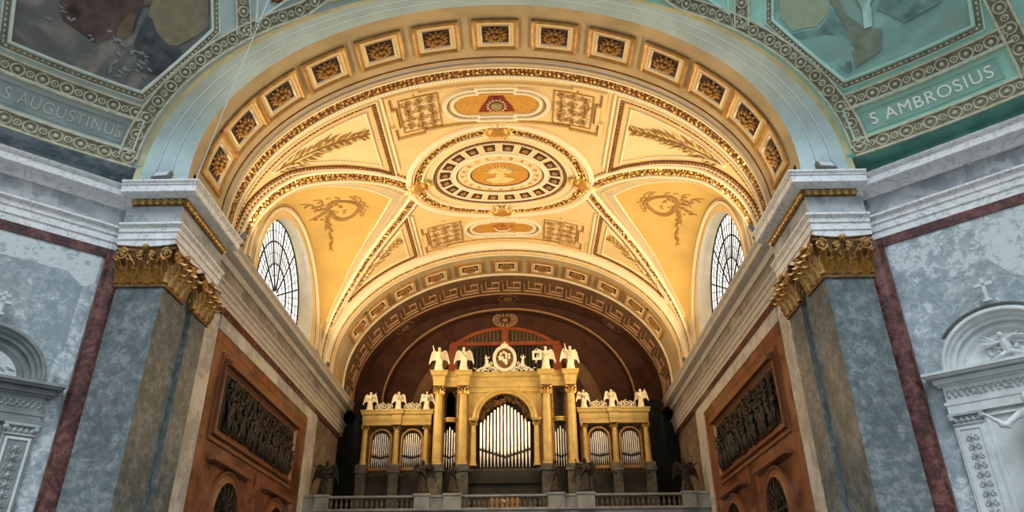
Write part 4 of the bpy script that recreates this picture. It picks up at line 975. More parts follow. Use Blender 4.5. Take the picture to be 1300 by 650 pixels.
# ================================================================== NAVE WALLS: bronze reliefs, arched niches
def relief_figures(u0, u1, v0, v1, seed, sc=1.):
    """a crowd of small standing and striding figures in high relief; local (u, v, h)"""
    r = random.Random(seed); mb = MB(); n = int((u1-u0)/(.42*sc))
    for row, (vb, hh, dep) in enumerate(((v0+.55*(v1-v0), .42*(v1-v0), .05), (v0+.30*(v1-v0), .5*(v1-v0), .11), (v0+.03*(v1-v0), .62*(v1-v0), .17))):
        for i in range(n):
            x = u0+.25*sc+(u1-u0-.5*sc)*(i+r.uniform(.1, .9))/n; H = hh*r.uniform(.82, 1.08); L_ = r.uniform(-.18, .18)*H
            hip = V(x, vb+.45*H, dep); ch = V(x+L_*.6, vb+.74*H, dep+.03); hd = V(x+L_, vb+.93*H, dep+.05)
            if hd.y > v1-.06: hd.y = v1-.08
            mb.tube([hip-V(0, .04, 0), hip.lerp(ch, .5), ch+V(0, .05*H, 0)], [.10*H, .085*H, .115*H], 7); mb.blob(hd, .062*H, .075*H, .062*H, 7, 5)
            for q in (-1, 1):
                kn = hip+V(q*r.uniform(.03, .16)*H, -.22*H, .05); ft = kn+V(r.uniform(-.12, .12)*H, -.22*H, -.03); mb.tube([hip+V(q*.04*H, 0, 0), kn, ft], [.068*H, .05*H, .03*H], 6)
                el_ = ch+V(q*r.uniform(.1, .2)*H, r.uniform(-.14, .10)*H, .05); ha = el_+V(r.uniform(-.15, .2)*H, r.uniform(-.1, .2)*H, .03)
                if ha.y > v1: ha.y = v1-.05
                mb.tube([ch+V(q*.08*H, .03*H, 0), el_, ha], [.042*H, .034*H, .022*H], 5)
            if r.random() < .45:
                a = r.uniform(.9, 2.2); p = ch+V(.1*H, 0, .08); e = p+V(math.cos(a), math.sin(a), 0)*.42*H
                if e.y < v1: mb.tube([p-(e-p)*.6, e], .014, 4)
            if r.random() < .35: mb.blob(ch+V(r.uniform(-.1, .1), -.12*H, .07), .10*H, .13*H, .03, 8, 4)
    for i in range(int(n*1.3)):
        x = r.uniform(u0+.1, u1-.1); mb.blob((x, v0+.05, .06), r.uniform(.1, .25), r.uniform(.05, .12), .1, 6, 4)
    return mb
for sd in (-1, 1):
    W = wallm(sd, 9.33); nm = 'left' if sd < 0 else 'right'
    t = thing('bronze_relief', 'long dark bronze battle relief set in the orange marble of the %s nave wall' % nm, 'relief', W(27.7, 7.1))
    u0, u1, v0, v1 = 23.6, 31.8, 6.15, 8.05
    MB().box(u0, u1, v0, v1, 0, .05).map(W).build('ground', 'bronzedk', t)
    relief_figures(u0, u1, v0, v1, 5 if sd < 0 else 9).map(W).build('figures', 'bronze', t)
    fr = MB(); fr.sweep(rect(u0-.06, u1+.06, v0-.06, v1+.06), [(-.16, 0), (-.16, .12), (-.08, .14), (0, .05), (.06, .05), (.06, 0)], closed=True); fr.sweep(rect(u0-.36, u1+.36, v0-.36, v1+.5), [(-.08, 0), (-.08, .06), (.05, .03), (.05, 0)], closed=True); fr.map(W).build('marble_frame', 'orangelite', t)
    MB().box(u0-.2, u1+.2, v1+.18, v1+.34, 0, .30).box(u0-.1, u1+.1, v1+.34, v1+.44, 0, .16).map(W).build('hood_moulding', 'orangelite', t)
    # joints of the marble slabs
    jb = MB()
    for z in (8.85, 5.65, 3.1): jb.box(22.5, 33.75, z, z+.02, 0, .004)
    for y in (23.0, 28.05, 33.2): jb.box(y, y+.02, -1.6, 9.2, 0, .004)
    jb.map(W); trim(jb, 'red')
    for c_, wd, where in ((25.35, 1.08, 'nearer'), (30.65, 1.08, 'farther')):
        t = thing('arched_niche', '%s dark arched opening with fan grille below the relief on the %s nave wall' % (where, nm), 'niche', W(c_, -1.6)); zc = 3.62
        mb = MB(); P_ = [V(c_-wd, -1.6, .03), V(c_-wd, zc, .03)]+[V(c_-wd*math.cos(PI*i/20), zc+wd*math.sin(PI*i/20), .03) for i in range(1, 20)]+[V(c_+wd, zc, .03), V(c_+wd, -1.6, .03)]
        mb.add(P_, [tuple(range(len(P_)))]); mb.map(W).build('dark_opening', 'black', t)
        Q_ = [V(p.x, p.y, 0) for p in P_]; n_ = len(Q_)
        mb = MB().sweep(Q_, [(.0, 0), (.0, .16), (.09, .12), (.22, .10), (.26, .05), (.32, .12), (.38, .12), (.38, 0)]); mb.map(W).build('arch_moulding', 'orangelite', t)
        MB().box(c_-1.85, c_+1.85, 5.12, 5.27, 0, .26).map(W).build('drip_shelf', 'orangelite', t)
        mb = MB()
        for k in range(9):
            a = PI*k/8; mb.tube([V(c_+.2*math.cos(a), zc+.2*math.sin(a), .07), V(c_+.5*math.cos(a+.18), zc+.5*math.sin(a+.18), .09), V(c_+.8*math.cos(a-.1), zc+.8*math.sin(a-.1), .09), V(c_+wd*.97*math.cos(a), zc+wd*.97*math.sin(a), .07)], .035, 5)
        mb.tube([V(c_+.6*math.cos(PI*k/16), zc+.6*math.sin(PI*k/16), .08) for k in range(17)], .03, 5); mb.tube([V(c_-wd, zc, .08), V(c_+wd, zc, .08)], .06, 5); mb.map(W).build('fan_grille', 'bronze', t)
# ================================================================== ALTARS on the diagonal walls
for sd in (-1, 1):
    D = diagm(sd); nm = 'left' if sd < 0 else 'right'; dk = 'altarshade' if sd < 0 else 'altarlite'; c_ = 2.25; zb = 5.78; r = 1.42
    t = thing('marble_altar_frame', 'carved pale marble altar frame with round pediment on the %s side wall' % nm, 'altar', D(c_, -1.6))
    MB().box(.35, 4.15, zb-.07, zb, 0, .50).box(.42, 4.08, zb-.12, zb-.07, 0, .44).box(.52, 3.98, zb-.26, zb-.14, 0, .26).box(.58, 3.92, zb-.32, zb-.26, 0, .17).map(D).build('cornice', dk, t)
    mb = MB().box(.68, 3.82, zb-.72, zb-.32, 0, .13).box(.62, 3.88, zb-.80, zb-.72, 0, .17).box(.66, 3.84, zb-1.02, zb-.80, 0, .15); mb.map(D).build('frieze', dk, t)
    mb = MB(); rr = random.Random(4)
    for k in range(22):
        u = .8+k*.135; mb.tube([V(u+.06*math.cos(a), zb-.52+.09*math.sin(a), .15) for a in [j*.7 for j in range(8)]], .016, 4); mb.leaf((u, zb-.55, .14), (rr.uniform(-1, 1), rr.uniform(-1, 1), 0), .12, .06, .03)
    mb.map(D).build('carved_scrolls', 'altar', t)
    arc = [V(c_+r*math.cos(PI*i/36), zb+r*math.sin(PI*i/36)*.93, 0) for i in range(37)]
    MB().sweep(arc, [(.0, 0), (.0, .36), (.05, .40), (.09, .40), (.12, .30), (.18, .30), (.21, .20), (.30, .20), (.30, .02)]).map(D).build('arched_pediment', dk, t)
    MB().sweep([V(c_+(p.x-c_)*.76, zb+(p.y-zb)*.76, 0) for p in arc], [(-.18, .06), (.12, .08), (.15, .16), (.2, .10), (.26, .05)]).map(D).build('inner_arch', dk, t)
    P_ = [V(c_+(p.x-c_)*.60, zb+(p.y-zb)*.60, .05) for p in arc]; MB().add(P_, [tuple(range(len(P_)))]).map(D).build('tympanum', 'altarlite' , t)
    mb = MB(); rr = random.Random(8+sd)
    if sd > 0:   # flying child with outstretched arms over clouds
        mb.tube([V(c_+.05, zb+.22, .1), V(c_+.02, zb+.42, .15), V(c_, zb+.56, .16)], [.10, .11, .09], 8); mb.blob((c_-.02, zb+.66, .19), .075, .085, .08, 8, 6)
        mb.tube([V(c_, zb+.52, .16), V(c_-.28, zb+.46, .2), V(c_-.5, zb+.52, .17)], [.05, .04, .025], 6); mb.tube([V(c_, zb+.52, .16), V(c_+.25, zb+.6, .2), V(c_+.48, zb+.56, .17)], [.05, .04, .025], 6)
        mb.tube([V(c_+.03, zb+.26, .12), V(c_-.12, zb+.16, .2), V(c_-.3, zb+.1, .12)], [.07, .05, .03], 6); mb.tube([V(c_+.06, zb+.26, .12), V(c_+.25, zb+.17, .2), V(c_+.4, zb+.07, .12)], [.07, .05, .03], 6)
        for q in (-1, 1):
            for k in range(5): mb.leaf((c_+q*.12, zb+.5, .1), (q*(.8+.1*k), .7-.25*k, 0), .4, .1, .03)
        for k in range(26): a = rr.uniform(.05, PI-.05); q = rr.uniform(.45, .78); mb.blob((c_+q*math.cos(a), zb+.06+q*math.sin(a)*.5, .07), .07, .05, .05, 6, 4)
    else:
        for k in range(30): a = rr.uniform(.1, PI-.1); q = rr.uniform(.1, .72); mb.leaf((c_+q*math.cos(a), zb+q*math.sin(a)*.9, .07), (rr.uniform(-1, 1), rr.uniform(-1, 1), 0), .26, .1, .05)
    mb.map(D).build('tympanum_relief', 'altarlite', t)
    if sd > 0:
        mb = MB()
        for k in range(46):
            a = PI*(.22+.56*k/45); mb.leaf((c_+(r+.03)*math.cos(a), zb+(r+.03)*.93*math.sin(a), .3), (math.cos(a+.8), math.sin(a+.8), .1), .16, .08, .06)
        mb.map(D).build('leaf_cresting', 'altardk', t)
        mb = MB()
        for k in range(13): a = PI*(.5+k)/13; mb.leaf((c_+(r-.14)*math.cos(a), zb+(r-.14)*.93*math.sin(a), .2), (math.cos(a*5), math.sin(a*5), 0), .1, .07, .03)
        mb.map(D).build('stars', 'altardk', t)
    else:
        mb = MB()
        for k in range(7): a = PI*(.1+.8*k/6)/1; mb.leaf((.72, zb+.30, .1), (-math.cos(a*.7-.9), math.sin(a*.7-.4), 0), .2, .05, .03)
        mb.map(D).build('palmette', 'altarlite', t)
    for q in (-1, 1):
        a0 = .68 if q < 0 else 3.17
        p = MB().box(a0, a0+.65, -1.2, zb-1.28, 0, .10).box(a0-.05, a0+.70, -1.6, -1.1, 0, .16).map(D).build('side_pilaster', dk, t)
        MB().sweep(rect(a0+.08, a0+.57, -1.0, zb-1.38), [(-.03, .1), (-.03, .125), (.03, .125), (.03, .1)], closed=True).map(D).build('border', 'altarlite', p)
        mb = MB()
        for k in range(24):
            z = -.8+k*.215; x = a0+.325
            for w_ in (-1, 1): mb.tube(spiral(x+w_*.10, z, .075, 1.1, PI/2, w_, 9), .014, 4)
            mb.leaf((x, z-.05, .1), (0, 1, 0), .17, .10, .04)
        mb.v = [V(v_.x, v_.y, v_.z+.06) for v_ in mb.v]; mb.map(D).build('carved_candelabra', 'altar', p)
        mb = MB().box(a0-.06, a0+.71, zb-1.08, zb-1.02, 0, .2).box(a0, a0+.65, zb-1.30, zb-1.26, 0, .14).box(a0+.03, a0+.62, zb-1.26, zb-1.08, 0, .11)
        for k in range(5): mb.leaf((a0+.08+k*.125, zb-1.27, .12), (0, 1, .2), .18, .12, .05)
        for w_ in (0, 1): mb.blob((a0+w_*.65, zb-1.13, .15), .08, .08, .06, 7, 4)
        mb.map(D).build('capital', 'altar', t)
    MB().box(1.33, 3.17, -1.2, zb-1.02, 0, .03).map(D).build('back_slab', 'altarlite', t)
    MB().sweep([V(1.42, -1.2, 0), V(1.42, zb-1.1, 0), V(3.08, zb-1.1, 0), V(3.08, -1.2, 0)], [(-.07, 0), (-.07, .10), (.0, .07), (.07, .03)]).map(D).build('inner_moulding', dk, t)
    # cross
    cr = thing('marble_cross', ('pale marble Latin cross standing on the right altar pediment' if sd > 0 else 'pale marble double-barred cross standing on the left altar pediment'), 'cross', D(c_, zb+r*.93))
    z0 = zb+r*.93+.27
    mb = MB().box(c_-.045, c_+.045, z0-.06, z0+.56, .24, .33)
    if sd > 0: mb.box(c_-.2, c_+.2, z0+.34, z0+.43, .24, .33)
    else: mb.box(c_-.14, c_+.14, z0+.42, z0+.49, .24, .33).box(c_-.2, c_+.2, z0+.24, z0+.32, .24, .33)
    mb.map(D).build('cross_bars', 'altarlite', cr); MB().box(c_-.1, c_+.1, z0-.08, z0-.02, .18, .38).map(D).build('foot', 'altarlite', cr)
# ================================================================== FIGURES
def voxel(mb, size=.022):
    me = mb.mesh('tmp'); o = bpy.data.objects.new('tmp', me); C.objects.link(o); md = o.modifiers.new('r', 'REMESH'); md.mode = 'VOXEL'; md.voxel_size = size; md.use_smooth_shade = True
    sm = o.modifiers.new('s', 'SMOOTH'); sm.iterations = 2; sm.factor = .5
    dg = bpy.context.evaluated_depsgraph_get(); r = bpy.data.meshes.new_from_object(o.evaluated_get(dg)); bpy.data.objects.remove(o); return r
def body(H, arms, lean=0., turn=0., seed=0, robe=1.):
    """robed standing figure, height H, facing -y; arms = list of (elbow, hand) offsets in units of H for (-x, +x)"""
    r = random.Random(seed); mb = MB(); n = 28
    prof = [(.0, .0), (.155, .0), (.16, .04), (.135, .18), (.115, .34), (.105, .45), (.095, .54), (.085, .60), (.10, .68), (.115, .745), (.10, .79), (.05, .825), (.035, .85), (0, .86)]
    k = len(prof); vs = []; fs = []; ph = r.uniform(0, 6)
    for i in range(n):
        a = 2*PI*i/n
        for q, (rad, z) in enumerate(prof):
            fd = 1+(.13*math.sin(7*a+ph+z*4)+.06*math.sin(11*a-z*6))*max(0, 1-z/.7)*robe
            vs.append(V((math.cos(a)*rad*fd*1.12+lean*z*z), math.sin(a)*rad*fd*.82, z)*H)
    for i in range(n):
        j = (i+1) % n
        for q in range(k-1): fs.append((i*k+q, j*k+q, j*k+q+1, i*k+q+1))
    mb.add(vs, fs)
    hc = V(lean*.85, -.012, .915)*H
    mb.tube([V(lean*.6, 0, .80)*H, V(lean*.75, -.006, .86)*H, hc], [.038*H, .034*H, .04*H], 8)
    mb.blob(hc, .056*H, .066*H, .078*H, 12, 9); mb.blob(hc+V(0, -.064, -.005)*H, .011*H, .018*H, .016*H, 6, 5); mb.blob(hc+V(0, -.05, -.05)*H, .025*H, .022*H, .02*H, 6, 5)
    for q in (-1, 1): mb.blob(hc+V(q*.056, .005, -.004)*H, .010*H, .014*H, .02*H, 6, 4)
    for q, (e, h) in zip((-1, 1), arms):
        s = V(q*.105+lean*.58, 0, .765)*H; e = V(*e)*H; h = V(*h)*H
        mb.tube([s, (s+e)/2, e], [.046*H, .042*H, .036*H], 8); mb.tube([e, (e+h)/2, h], [.036*H, .03*H, .02*H], 8)
        mb.tube([e+V(0, 0, .0), e.lerp(h, .4)-V(0, 0, .05*H), e.lerp(s, .3)-V(0, 0, .06*H)], .032*H, 6)      # sleeve
        d = (h-e).normalized(); sdv = d.cross(V(0, 1, 0.2)).normalized()
        mb.tube([h, h+d*.035*H], [.02*H, .022*H], 6)
        for f_ in range(4): mb.tube([h+d*.03*H+sdv*(f_-1.5)*.011*H, h+d*(.065+.006*(1.5-abs(f_-1.5)))*H+sdv*(f_-1.5)*.014*H], .0065*H, 5)
        mb.tube([h+sdv*.018*H, h+d*.03*H+sdv*.04*H], .007*H, 5)
    mb.tube([V(-.09, -.09, .66)*H, V(0, -.105, .58)*H, V(.10, -.08, .46)*H, V(.13, -.06, .3)*H], [.03*H, .034*H, .034*H, .02*H], 7)   # mantle fold
    for q in (-1, 1): mb.blob(V(q*.05, -.13, .015)*H, .03*H, .06*H, .02*H, 7, 4)
    return mb
def hair(H, lean=0.):
    return MB().blob(V(lean*.85, .008, .935)*H, .062*H, .064*H, .066*H, 12, 8).blob(V(lean*.85, .035, .89)*H, .055*H, .04*H, .06*H, 10, 6)
def wing(H, q, up=1., fold=0.):
    """one feathered wing rooted at the shoulder blade"""
    mb = MB(); root = V(q*.05, .07, .72)*H
    spine = [root, V(q*.16, .10, .84*up+.0)*H, V(q*.24, .11, .88*up)*H, V(q*.29, .10, .80*up)*H]
    mb.tube(spine, [.035*H, .04*H, .032*H, .02*H], 7)
    for k in range(11):
        f_ = k/10; i = min(2, int(f_*3)); g = f_*3-i; p = spine[i].lerp(spine[i+1], g); ln = (.30+.22*f_)*H
        d = V(q*(.10+.12*f_), .02, -1).normalized(); sdv = V(q, 0, 0); 
        mb.add([p-sdv*.02*H+V(0, .01*H, 0), p+sdv*.03*H+V(0, .01*H, 0), p+sdv*.032*H+d*ln*.8, p+d*ln, p-sdv*.025*H+d*ln*.85, p-sdv*.02*H-V(0, .018*H, 0), p+sdv*.03*H-V(0, .018*H, 0), p+sdv*.032*H+d*ln*.8-V(0, .012*H, 0), p+d*ln-V(0, .006*H, 0), p-sdv*.025*H+d*ln*.85-V(0, .012*H, 0)],
               [(0, 1, 2, 3, 4), (9, 8, 7, 6, 5), (0, 5, 6, 1), (1, 6, 7, 2), (2, 7, 8, 3), (3, 8, 9, 4), (4, 9, 5, 0)])
    return mb
def figure(name, H, arms, mat, label, cat, loc, group, wings=True, lean=0., seed=0, extra=None, plinth=.06):
    t = thing(name, label, cat, (0, 0, 0), group)
    me = voxel(body(H, arms, lean, seed=seed), .016*H); me.name = 'body'; me.materials.append(M[mat]); o = bpy.data.objects.new('body', me); C.objects.link(o); o.parent = t
    o.location.z = plinth
    def up(mb): mb.v = [v_+V(0, 0, plinth) for v_ in mb.v]; return mb
    up(hair(H, lean)).build('hair', mat, t)
    if wings:
        for q in (-1, 1): up(wing(H, q)).build('wing', mat, t)
    MB().box(-.16*H, .16*H, -.15*H, .13*H, 0, plinth+.01).build('plinth', mat, t)
    if extra:
        for nm, mb in extra: up(mb).build(nm, mat, t)
    t.location = loc; return t
# ================================================================== ORGAN
OX = -.12
organ = thing('pipe_organ', 'great golden pipe organ with tall middle section and two lower wings on the gallery', 'organ', (OX, 38.6, 4.8))
def col(mb, x, y, z0, z1, r):
    h = z1-z0; mb.lathe([(r*1.35, 0), (r*1.35, .08), (r*1.15, .12), (r*1.2, .18), (r, .24), (r*1.0, h*.33), (r*.94, h*.7), (r*.84, h)], (x, y, z0), 16); return mb
def colcap(x, y, z0, z1, r, parent):
    c = MB().lathe([(r*.85, 0), (r*1.0, .02), (r*.9, .05), (r*.95, (z1-z0)*.6), (r*1.3, (z1-z0)*.88)], (x, y, z0), 14); H = z1-z0
    c.box(x-r*1.35, x+r*1.35, y-r*1.35, y+r*1.35, z1-H*.12, z1); p = c.build('column_capital', 'golddark', parent)
    l = MB()
    for row in (0, 1):
        for k in range(8):
            a = 2*PI*(k+.5*row)/8; b_ = V(math.cos(a), math.sin(a), 0)
            l.tube([V(x, y, z0+.03)+b_*r*.95, V(x, y, z0+H*(.25+.22*row))+b_*r*1.1, V(x, y, z0+H*(.42+.25*row))+b_*r*(1.45+.1*row)], [r*.2, r*.22, r*.12], 5)
    for k in range(4): a = PI/4+PI/2*k; l.blob((x+r*1.5*math.cos(a), y+r*1.5*math.sin(a), z1-H*.24), r*.3, r*.3, r*.34, 7, 5)
    l.build('leaves', 'gold', p)
def pipes(xs, y, tops, mouth, z0, r, parent, mat='pipe'):
    for x, zt, zm in zip(xs, tops, mouth):
        mb = MB(); mb.lathe([(r*.28, 0), (r, (zm-z0)*.88), (r, zm-z0+.30), (r, zt-z0-.02), (r*.93, zt-z0-.02), (r*.93, zt-z0-.3)], (x, y, z0), 12)
        p = mb.build('pipe', mat, parent)
        MB().box(x-r*.62, x+r*.62, y-r*1.08, y-r*.80, zm+.02, zm+.13).box(x-r*.78, x-r*.66, y-r*1.2, y-r*.7, zm-.02, zm+.2).box(x+r*.66, x+r*.78, y-r*1.2, y-r*.7, zm-.02, zm+.2).build('mouth', 'black', p)
# central body
Yc = 38.2
MB().box(OX-3.8, OX+3.8, Yc+.55, Yc+2.6, 7.8, 12.0).build('central_case', 'orwood', organ); MB().box(OX-3.8, OX+3.8, Yc+.5, Yc+2.6, 4.8, 7.8).build('lower_case', 'lower', organ)
MB().box(OX-1.98, OX+1.98, Yc+.15, Yc+.5, 11.78, 12.06).build('frieze_strip', 'orgold', organ)
MB().box(OX-1.62, OX+1.62, Yc+.45, Yc+.54, 7.8, 11.7).box(OX-3.15, OX-2.7, Yc+.45, Yc+.54, 7.8, 11.9).box(OX+2.45+.25, OX+3.15, Yc+.45, Yc+.54, 7.8, 11.9).box(OX-3.25, OX-2.5, Yc+.45, Yc+.54, 7.8, 11.9).build('dark_interior', 'black', organ)
ent = [(0, 12.05), (.02, 12.05), (.02, 12.28), (.05, 12.32), (.05, 12.56), (.14, 12.62), (.16, 12.66), (.16, 12.76), (.20, 12.80), (.20, 12.86), (-.4, 12.88)]
path = [V(OX-3.83, Yc+2.3, 0), V(OX-3.83, Yc-.28, 0), V(OX-3.28, Yc-.28, 0), V(OX-3.28, Yc, 0), V(OX-2.5, Yc, 0), V(OX-2.5, Yc-.28, 0), V(OX-1.96, Yc-.28, 0), V(OX-1.96, Yc+.12, 0)]
path = path+[V(2*OX-p.x, p.y, 0) for p in reversed(path)]
mb = MB().sweep(path, [(-o*-1, z) if False else (-o, z) for o, z in ent]); 
for i in range(len(mb.v)): pass
mb.box(OX-3.82, OX+3.82, Yc+.25, Yc+2.3, 12.05, 12.85); mb.build('entablature', 'orgold', organ)
for x in (-3.56, -2.24, 2.24, 3.56):
    X = OX+x; col(MB(), X, Yc, 7.85, 11.62, .24).build('column', 'orgold', organ); colcap(X, Yc, 11.60, 12.06, .22, organ)
    MB().box(X-.38, X+.38, Yc-.38, Yc+.5, 7.62, 7.85).box(X-.45, X+.45, Yc-.45, Yc+.5, 7.50, 7.64).build('column_plinth', 'orstone', organ)
    MB().box(X-.36, X+.36, Yc-.36, Yc+.6, 4.8, 7.5).build('pedestal', 'orstone', organ)
# centre arch
ra = 1.5; za = 10.28
mb = MB().sweep([V(OX+(ra-.02)*math.cos(PI*i/30)*1.05, Yc+.2, za+(ra-.02)*math.sin(PI*i/30)) for i in range(31)], [(-.16, 0), (-.16, .30), (-.05, .34), (.06, .26), (.16, .36), (.16, 0)], N=[V(0, -1, 0)]*31); mb.build('arch_moulding', 'orgold', organ)
sp_ = MB()
for q in (-1, 1):   # spandrels
    P_ = [(OX+q*ra*1.05*math.cos(PI/2*i/10), za+ra*math.sin(PI/2*i/10)) for i in range(11)]+[(OX+q*1.98, 12.05), (OX+q*1.98, za)]
    if True: vs = [(x, Yc+yy, z) for yy in (.22, .4) for x, z in [(P_[i][0], P_[i][1]) for i in range(len(P_))]]; n_ = len(P_); sp_.add(vs, [tuple(range(n_)), tuple(range(n_, 2*n_))]+[(i, (i+1) % n_, n_+(i+1) % n_, n_+i) for i in range(n_)])
sp_.build('spandrel', 'orgold', organ)
for q in (-1, 1):
    X = OX+q*1.68; col(MB(), X, Yc+.2, 7.85, 9.95, .16).build('small_column', 'orgold', organ); colcap(X, Yc+.2, 9.94, 10.2, .15, organ); MB().box(X-.24, X+.24, Yc-.05, Yc+.5, 10.2, 10.34).build('impost', 'orgold', organ)
    MB().blob((OX+q*1.72, Yc+.2, 11.82), .09, .05, .09, 8, 5).build('stud', 'gold', organ)
n = 15; xs = [OX-1.28+2.56*i/(n-1) for i in range(n)]
tops = [10.15+.98*(1-abs((x-OX)/1.3)**1.35) for x in xs]; mouth = [8.62-.40*(1-abs(i-7)/7) for i in range(n)]
pipes(xs, Yc+.25, tops, mouth, 7.8, .062, organ)
pipes([x+.0914 for x in xs[:-1]], Yc+.42, [t_-.1 for t_ in tops[:-1]], [m_+.25 for m_ in mouth[:-1]], 7.8, .045, organ, 'pipedk')
fr = MB(); rr = random.Random(2)      # pierced gilt carving over the pipe tops
for k in range(90):
    a = PI*(k+.5)/90; tp_ = 10.25+.95*(1-min(1, abs(1.1*math.cos(a))/1.3)**1.35); R_2 = rr.uniform(min(1.3, max(.9, math.hypot(1.1*math.cos(a), tp_-za))), 1.40); c0 = (OX+R_2*1.04*math.cos(a), za+R_2*math.sin(a)*.98); fr.v += []; b0 = MB().tube([V(p[0], Yc+.12, p[1]) for p in spiral(*c0, .12, 1.2, rr.random()*6, 1 if k % 2 else -1, 10)], .022, 4); fr.add(b0.v, b0.f); b1 = MB().blob((c0[0], Yc+.1, c0[1]), .05, .03, .05, 6, 4); fr.add(b1.v, b1.f)
fr.tube([V(OX+1.04*(1.08+.06*math.sin(k*2))*math.cos(PI*k/40), Yc+.1, za+(1.08+.06*math.sin(k*2))*math.sin(PI*k/40)) for k in range(41)], .03, 5)
fr.build('pierced_carving', 'golddark', organ)
# narrow bays between the paired columns
for q in (-1, 1):
    X = OX+q*2.94
    MB().lathe([(.0, 0), (.36, 0), (.36, .08), (.42, .12), (.42, .2), (.3, .24)], (X, Yc+.45, 10.2), 14, sy=.9).build('little_cornice', 'orgold', organ)
    mb = MB(); 
    for w_ in (-1, 1): mb.box(X+w_*.38-.05, X+w_*.38+.05, Yc+.3, Yc+.5, 7.85, 12.05)
    mb.build('bay_frame', 'orwood', organ)
    fr = MB()
    for k in range(12): a = PI*(k+.5)/12; b0 = MB().tube([V(p[0], Yc+.28, p[1]) for p in spiral(X+.26*math.cos(a), 11.55+.38*math.sin(a), .08, 1.2, k, 1, 8)], .02, 4); fr.add(b0.v, b0.f)
    fr.build('niche_carving', 'golddark', organ)
    xs2 = [X-.27+.135*i for i in range(5)]; pipes(xs2, Yc+.34, [9.65+.30*(1-abs(i-2)/2) for i in range(5)], [8.35-.1*(1-abs(i-2)/2) for i in range(5)], 7.8, .042, organ)
# side wings
Ys = 39.2
for q in (-1, 1):
    xa, xb = sorted((OX+q*4.05, OX+q*7.72)); cx = (xa+xb)/2
    MB().box(xa, xb, Ys+.45, Ys+2.2, 7.9, 10.3).build('wing_case', 'orwood', organ); MB().box(xa, xb, Ys+.3, Ys+2.2, 4.8, 7.9).build('lower_case', 'lower', organ)
    e2 = [(0, 10.2), (.02, 10.2), (.02, 10.42), (.04, 10.45), (.04, 10.72), (.11, 10.78), (.13, 10.82), (.13, 10.92), (.17, 10.96), (.17, 11.02), (-.3, 11.03)]
    P_ = [V(xa, Ys+2, 0), V(xa, Ys-.2, 0), V(cx-.22, Ys-.2, 0), V(cx-.22, Ys-.32, 0), V(cx+.22, Ys-.32, 0), V(cx+.22, Ys-.2, 0), V(xb, Ys-.2, 0), V(xb, Ys+2, 0)]
    MB().sweep(P_, [(-o, z) for o, z in e2]).box(xa, xb, Ys-.1, Ys+2, 10.2, 11.0).build('wing_entablature', 'orgold', organ)
    for x in (cx+q*1.72, cx, cx-q*1.62):
        col(MB(), x, Ys, 8.1, 10.0, .155).build('column', 'orgold', organ); colcap(x, Ys, 9.98, 10.22, .145, organ)
        MB().box(x-.30, x+.30, Ys-.3, Ys+.45, 7.78, 8.1).box(x-.34, x+.34, Ys-.34, Ys+.45, 7.66, 7.8).build('column_plinth', 'orstone', organ); MB().box(x-.26, x+.26, Ys-.26, Ys+.45, 4.8, 7.7).build('pedestal', 'orstone', organ)
    for c2 in (cx-.84, cx+.84):
        MB().box(c2-.56, c2+.56, Ys+.36, Ys+.44, 8.0, 10.1).build('dark_interior', 'black', organ)
        MB().sweep([V(c2-.56, Ys+.2, 8.0), V(c2-.56, Ys+.2, 9.5)]+[V(c2-.56*math.cos(PI*i/16), Ys+.2, 9.5+.55*math.sin(PI*i/16)) for i in range(1, 16)]+[V(c2+.56, Ys+.2, 9.5), V(c2+.56, Ys+.2, 8.0)], [(-.05, 0), (-.05, .1), (.05, .1), (.05, 0)], N=[V(0, -1, 0)]*19).build('arch_frame', 'orwood', organ)
        fr = MB()
        for k in range(12): a = PI*(k+.5)/12; b0 = MB().tube([V(p[0], Ys+.14, p[1]) for p in spiral(c2+.46*math.cos(a), 9.5+.45*math.sin(a), .08, 1.2, k*2, 1, 8)], .018, 4); fr.add(b0.v, b0.f)
        fr.build('pierced_carving', 'golddark', organ)
        m_ = 9; xs3 = [c2-.44+.88*i/(m_-1) for i in range(m_)]; pipes(xs3, Ys+.2, [9.45+.42*math.sqrt(max(0, 1-((i-4)/4.6)**2)) for i in range(m_)], [8.55-.10*(1-abs(i-4)/4) for i in range(m_)], 8.05, .036, organ)
    MB().box(xa+.1, xb-.1, Ys+.1, Ys+.46, 7.85, 8.02).build('pipe_shelf', 'orwood', organ)
# trumpets projecting under the pipe shelves
tr = []
for k in range(22):
    x = OX-1.5+3.0*k/21; f_ = (x-OX)/1.5; tr.append((V(x, Yc+.3, 7.66), V(x*1.0+f_*.25, Yc-.75-.25*abs(f_), 7.30+.12*abs(f_))))
for q in (-1, 1):
    for c2 in (5.05, 6.72):
        for k in range(8): x = OX+q*(c2-.55+1.1*k/7); tr.append((V(x, Ys+.2, 7.95), V(x+(k-3.5)*.03, Ys-.85, 7.42)))
for a, b_ in tr: MB().tube([a, a.lerp(b_, .7), b_], [.02, .035, .075], 8).build('trumpet', 'pipedk', organ)
MB().box(OX-1.9, OX+1.9, Yc+.3, Yc+.7, 7.0, 7.75).box(OX-1.5, OX+1.5, Yc-.2, Yc+.6, 5.0, 6.1).build('console_front', 'lower', organ)
MB().box(OX-.8, OX+.8, Yc-.35, Yc-.15, 5.2, 6.25).build('console_panel', 'orwood', organ)
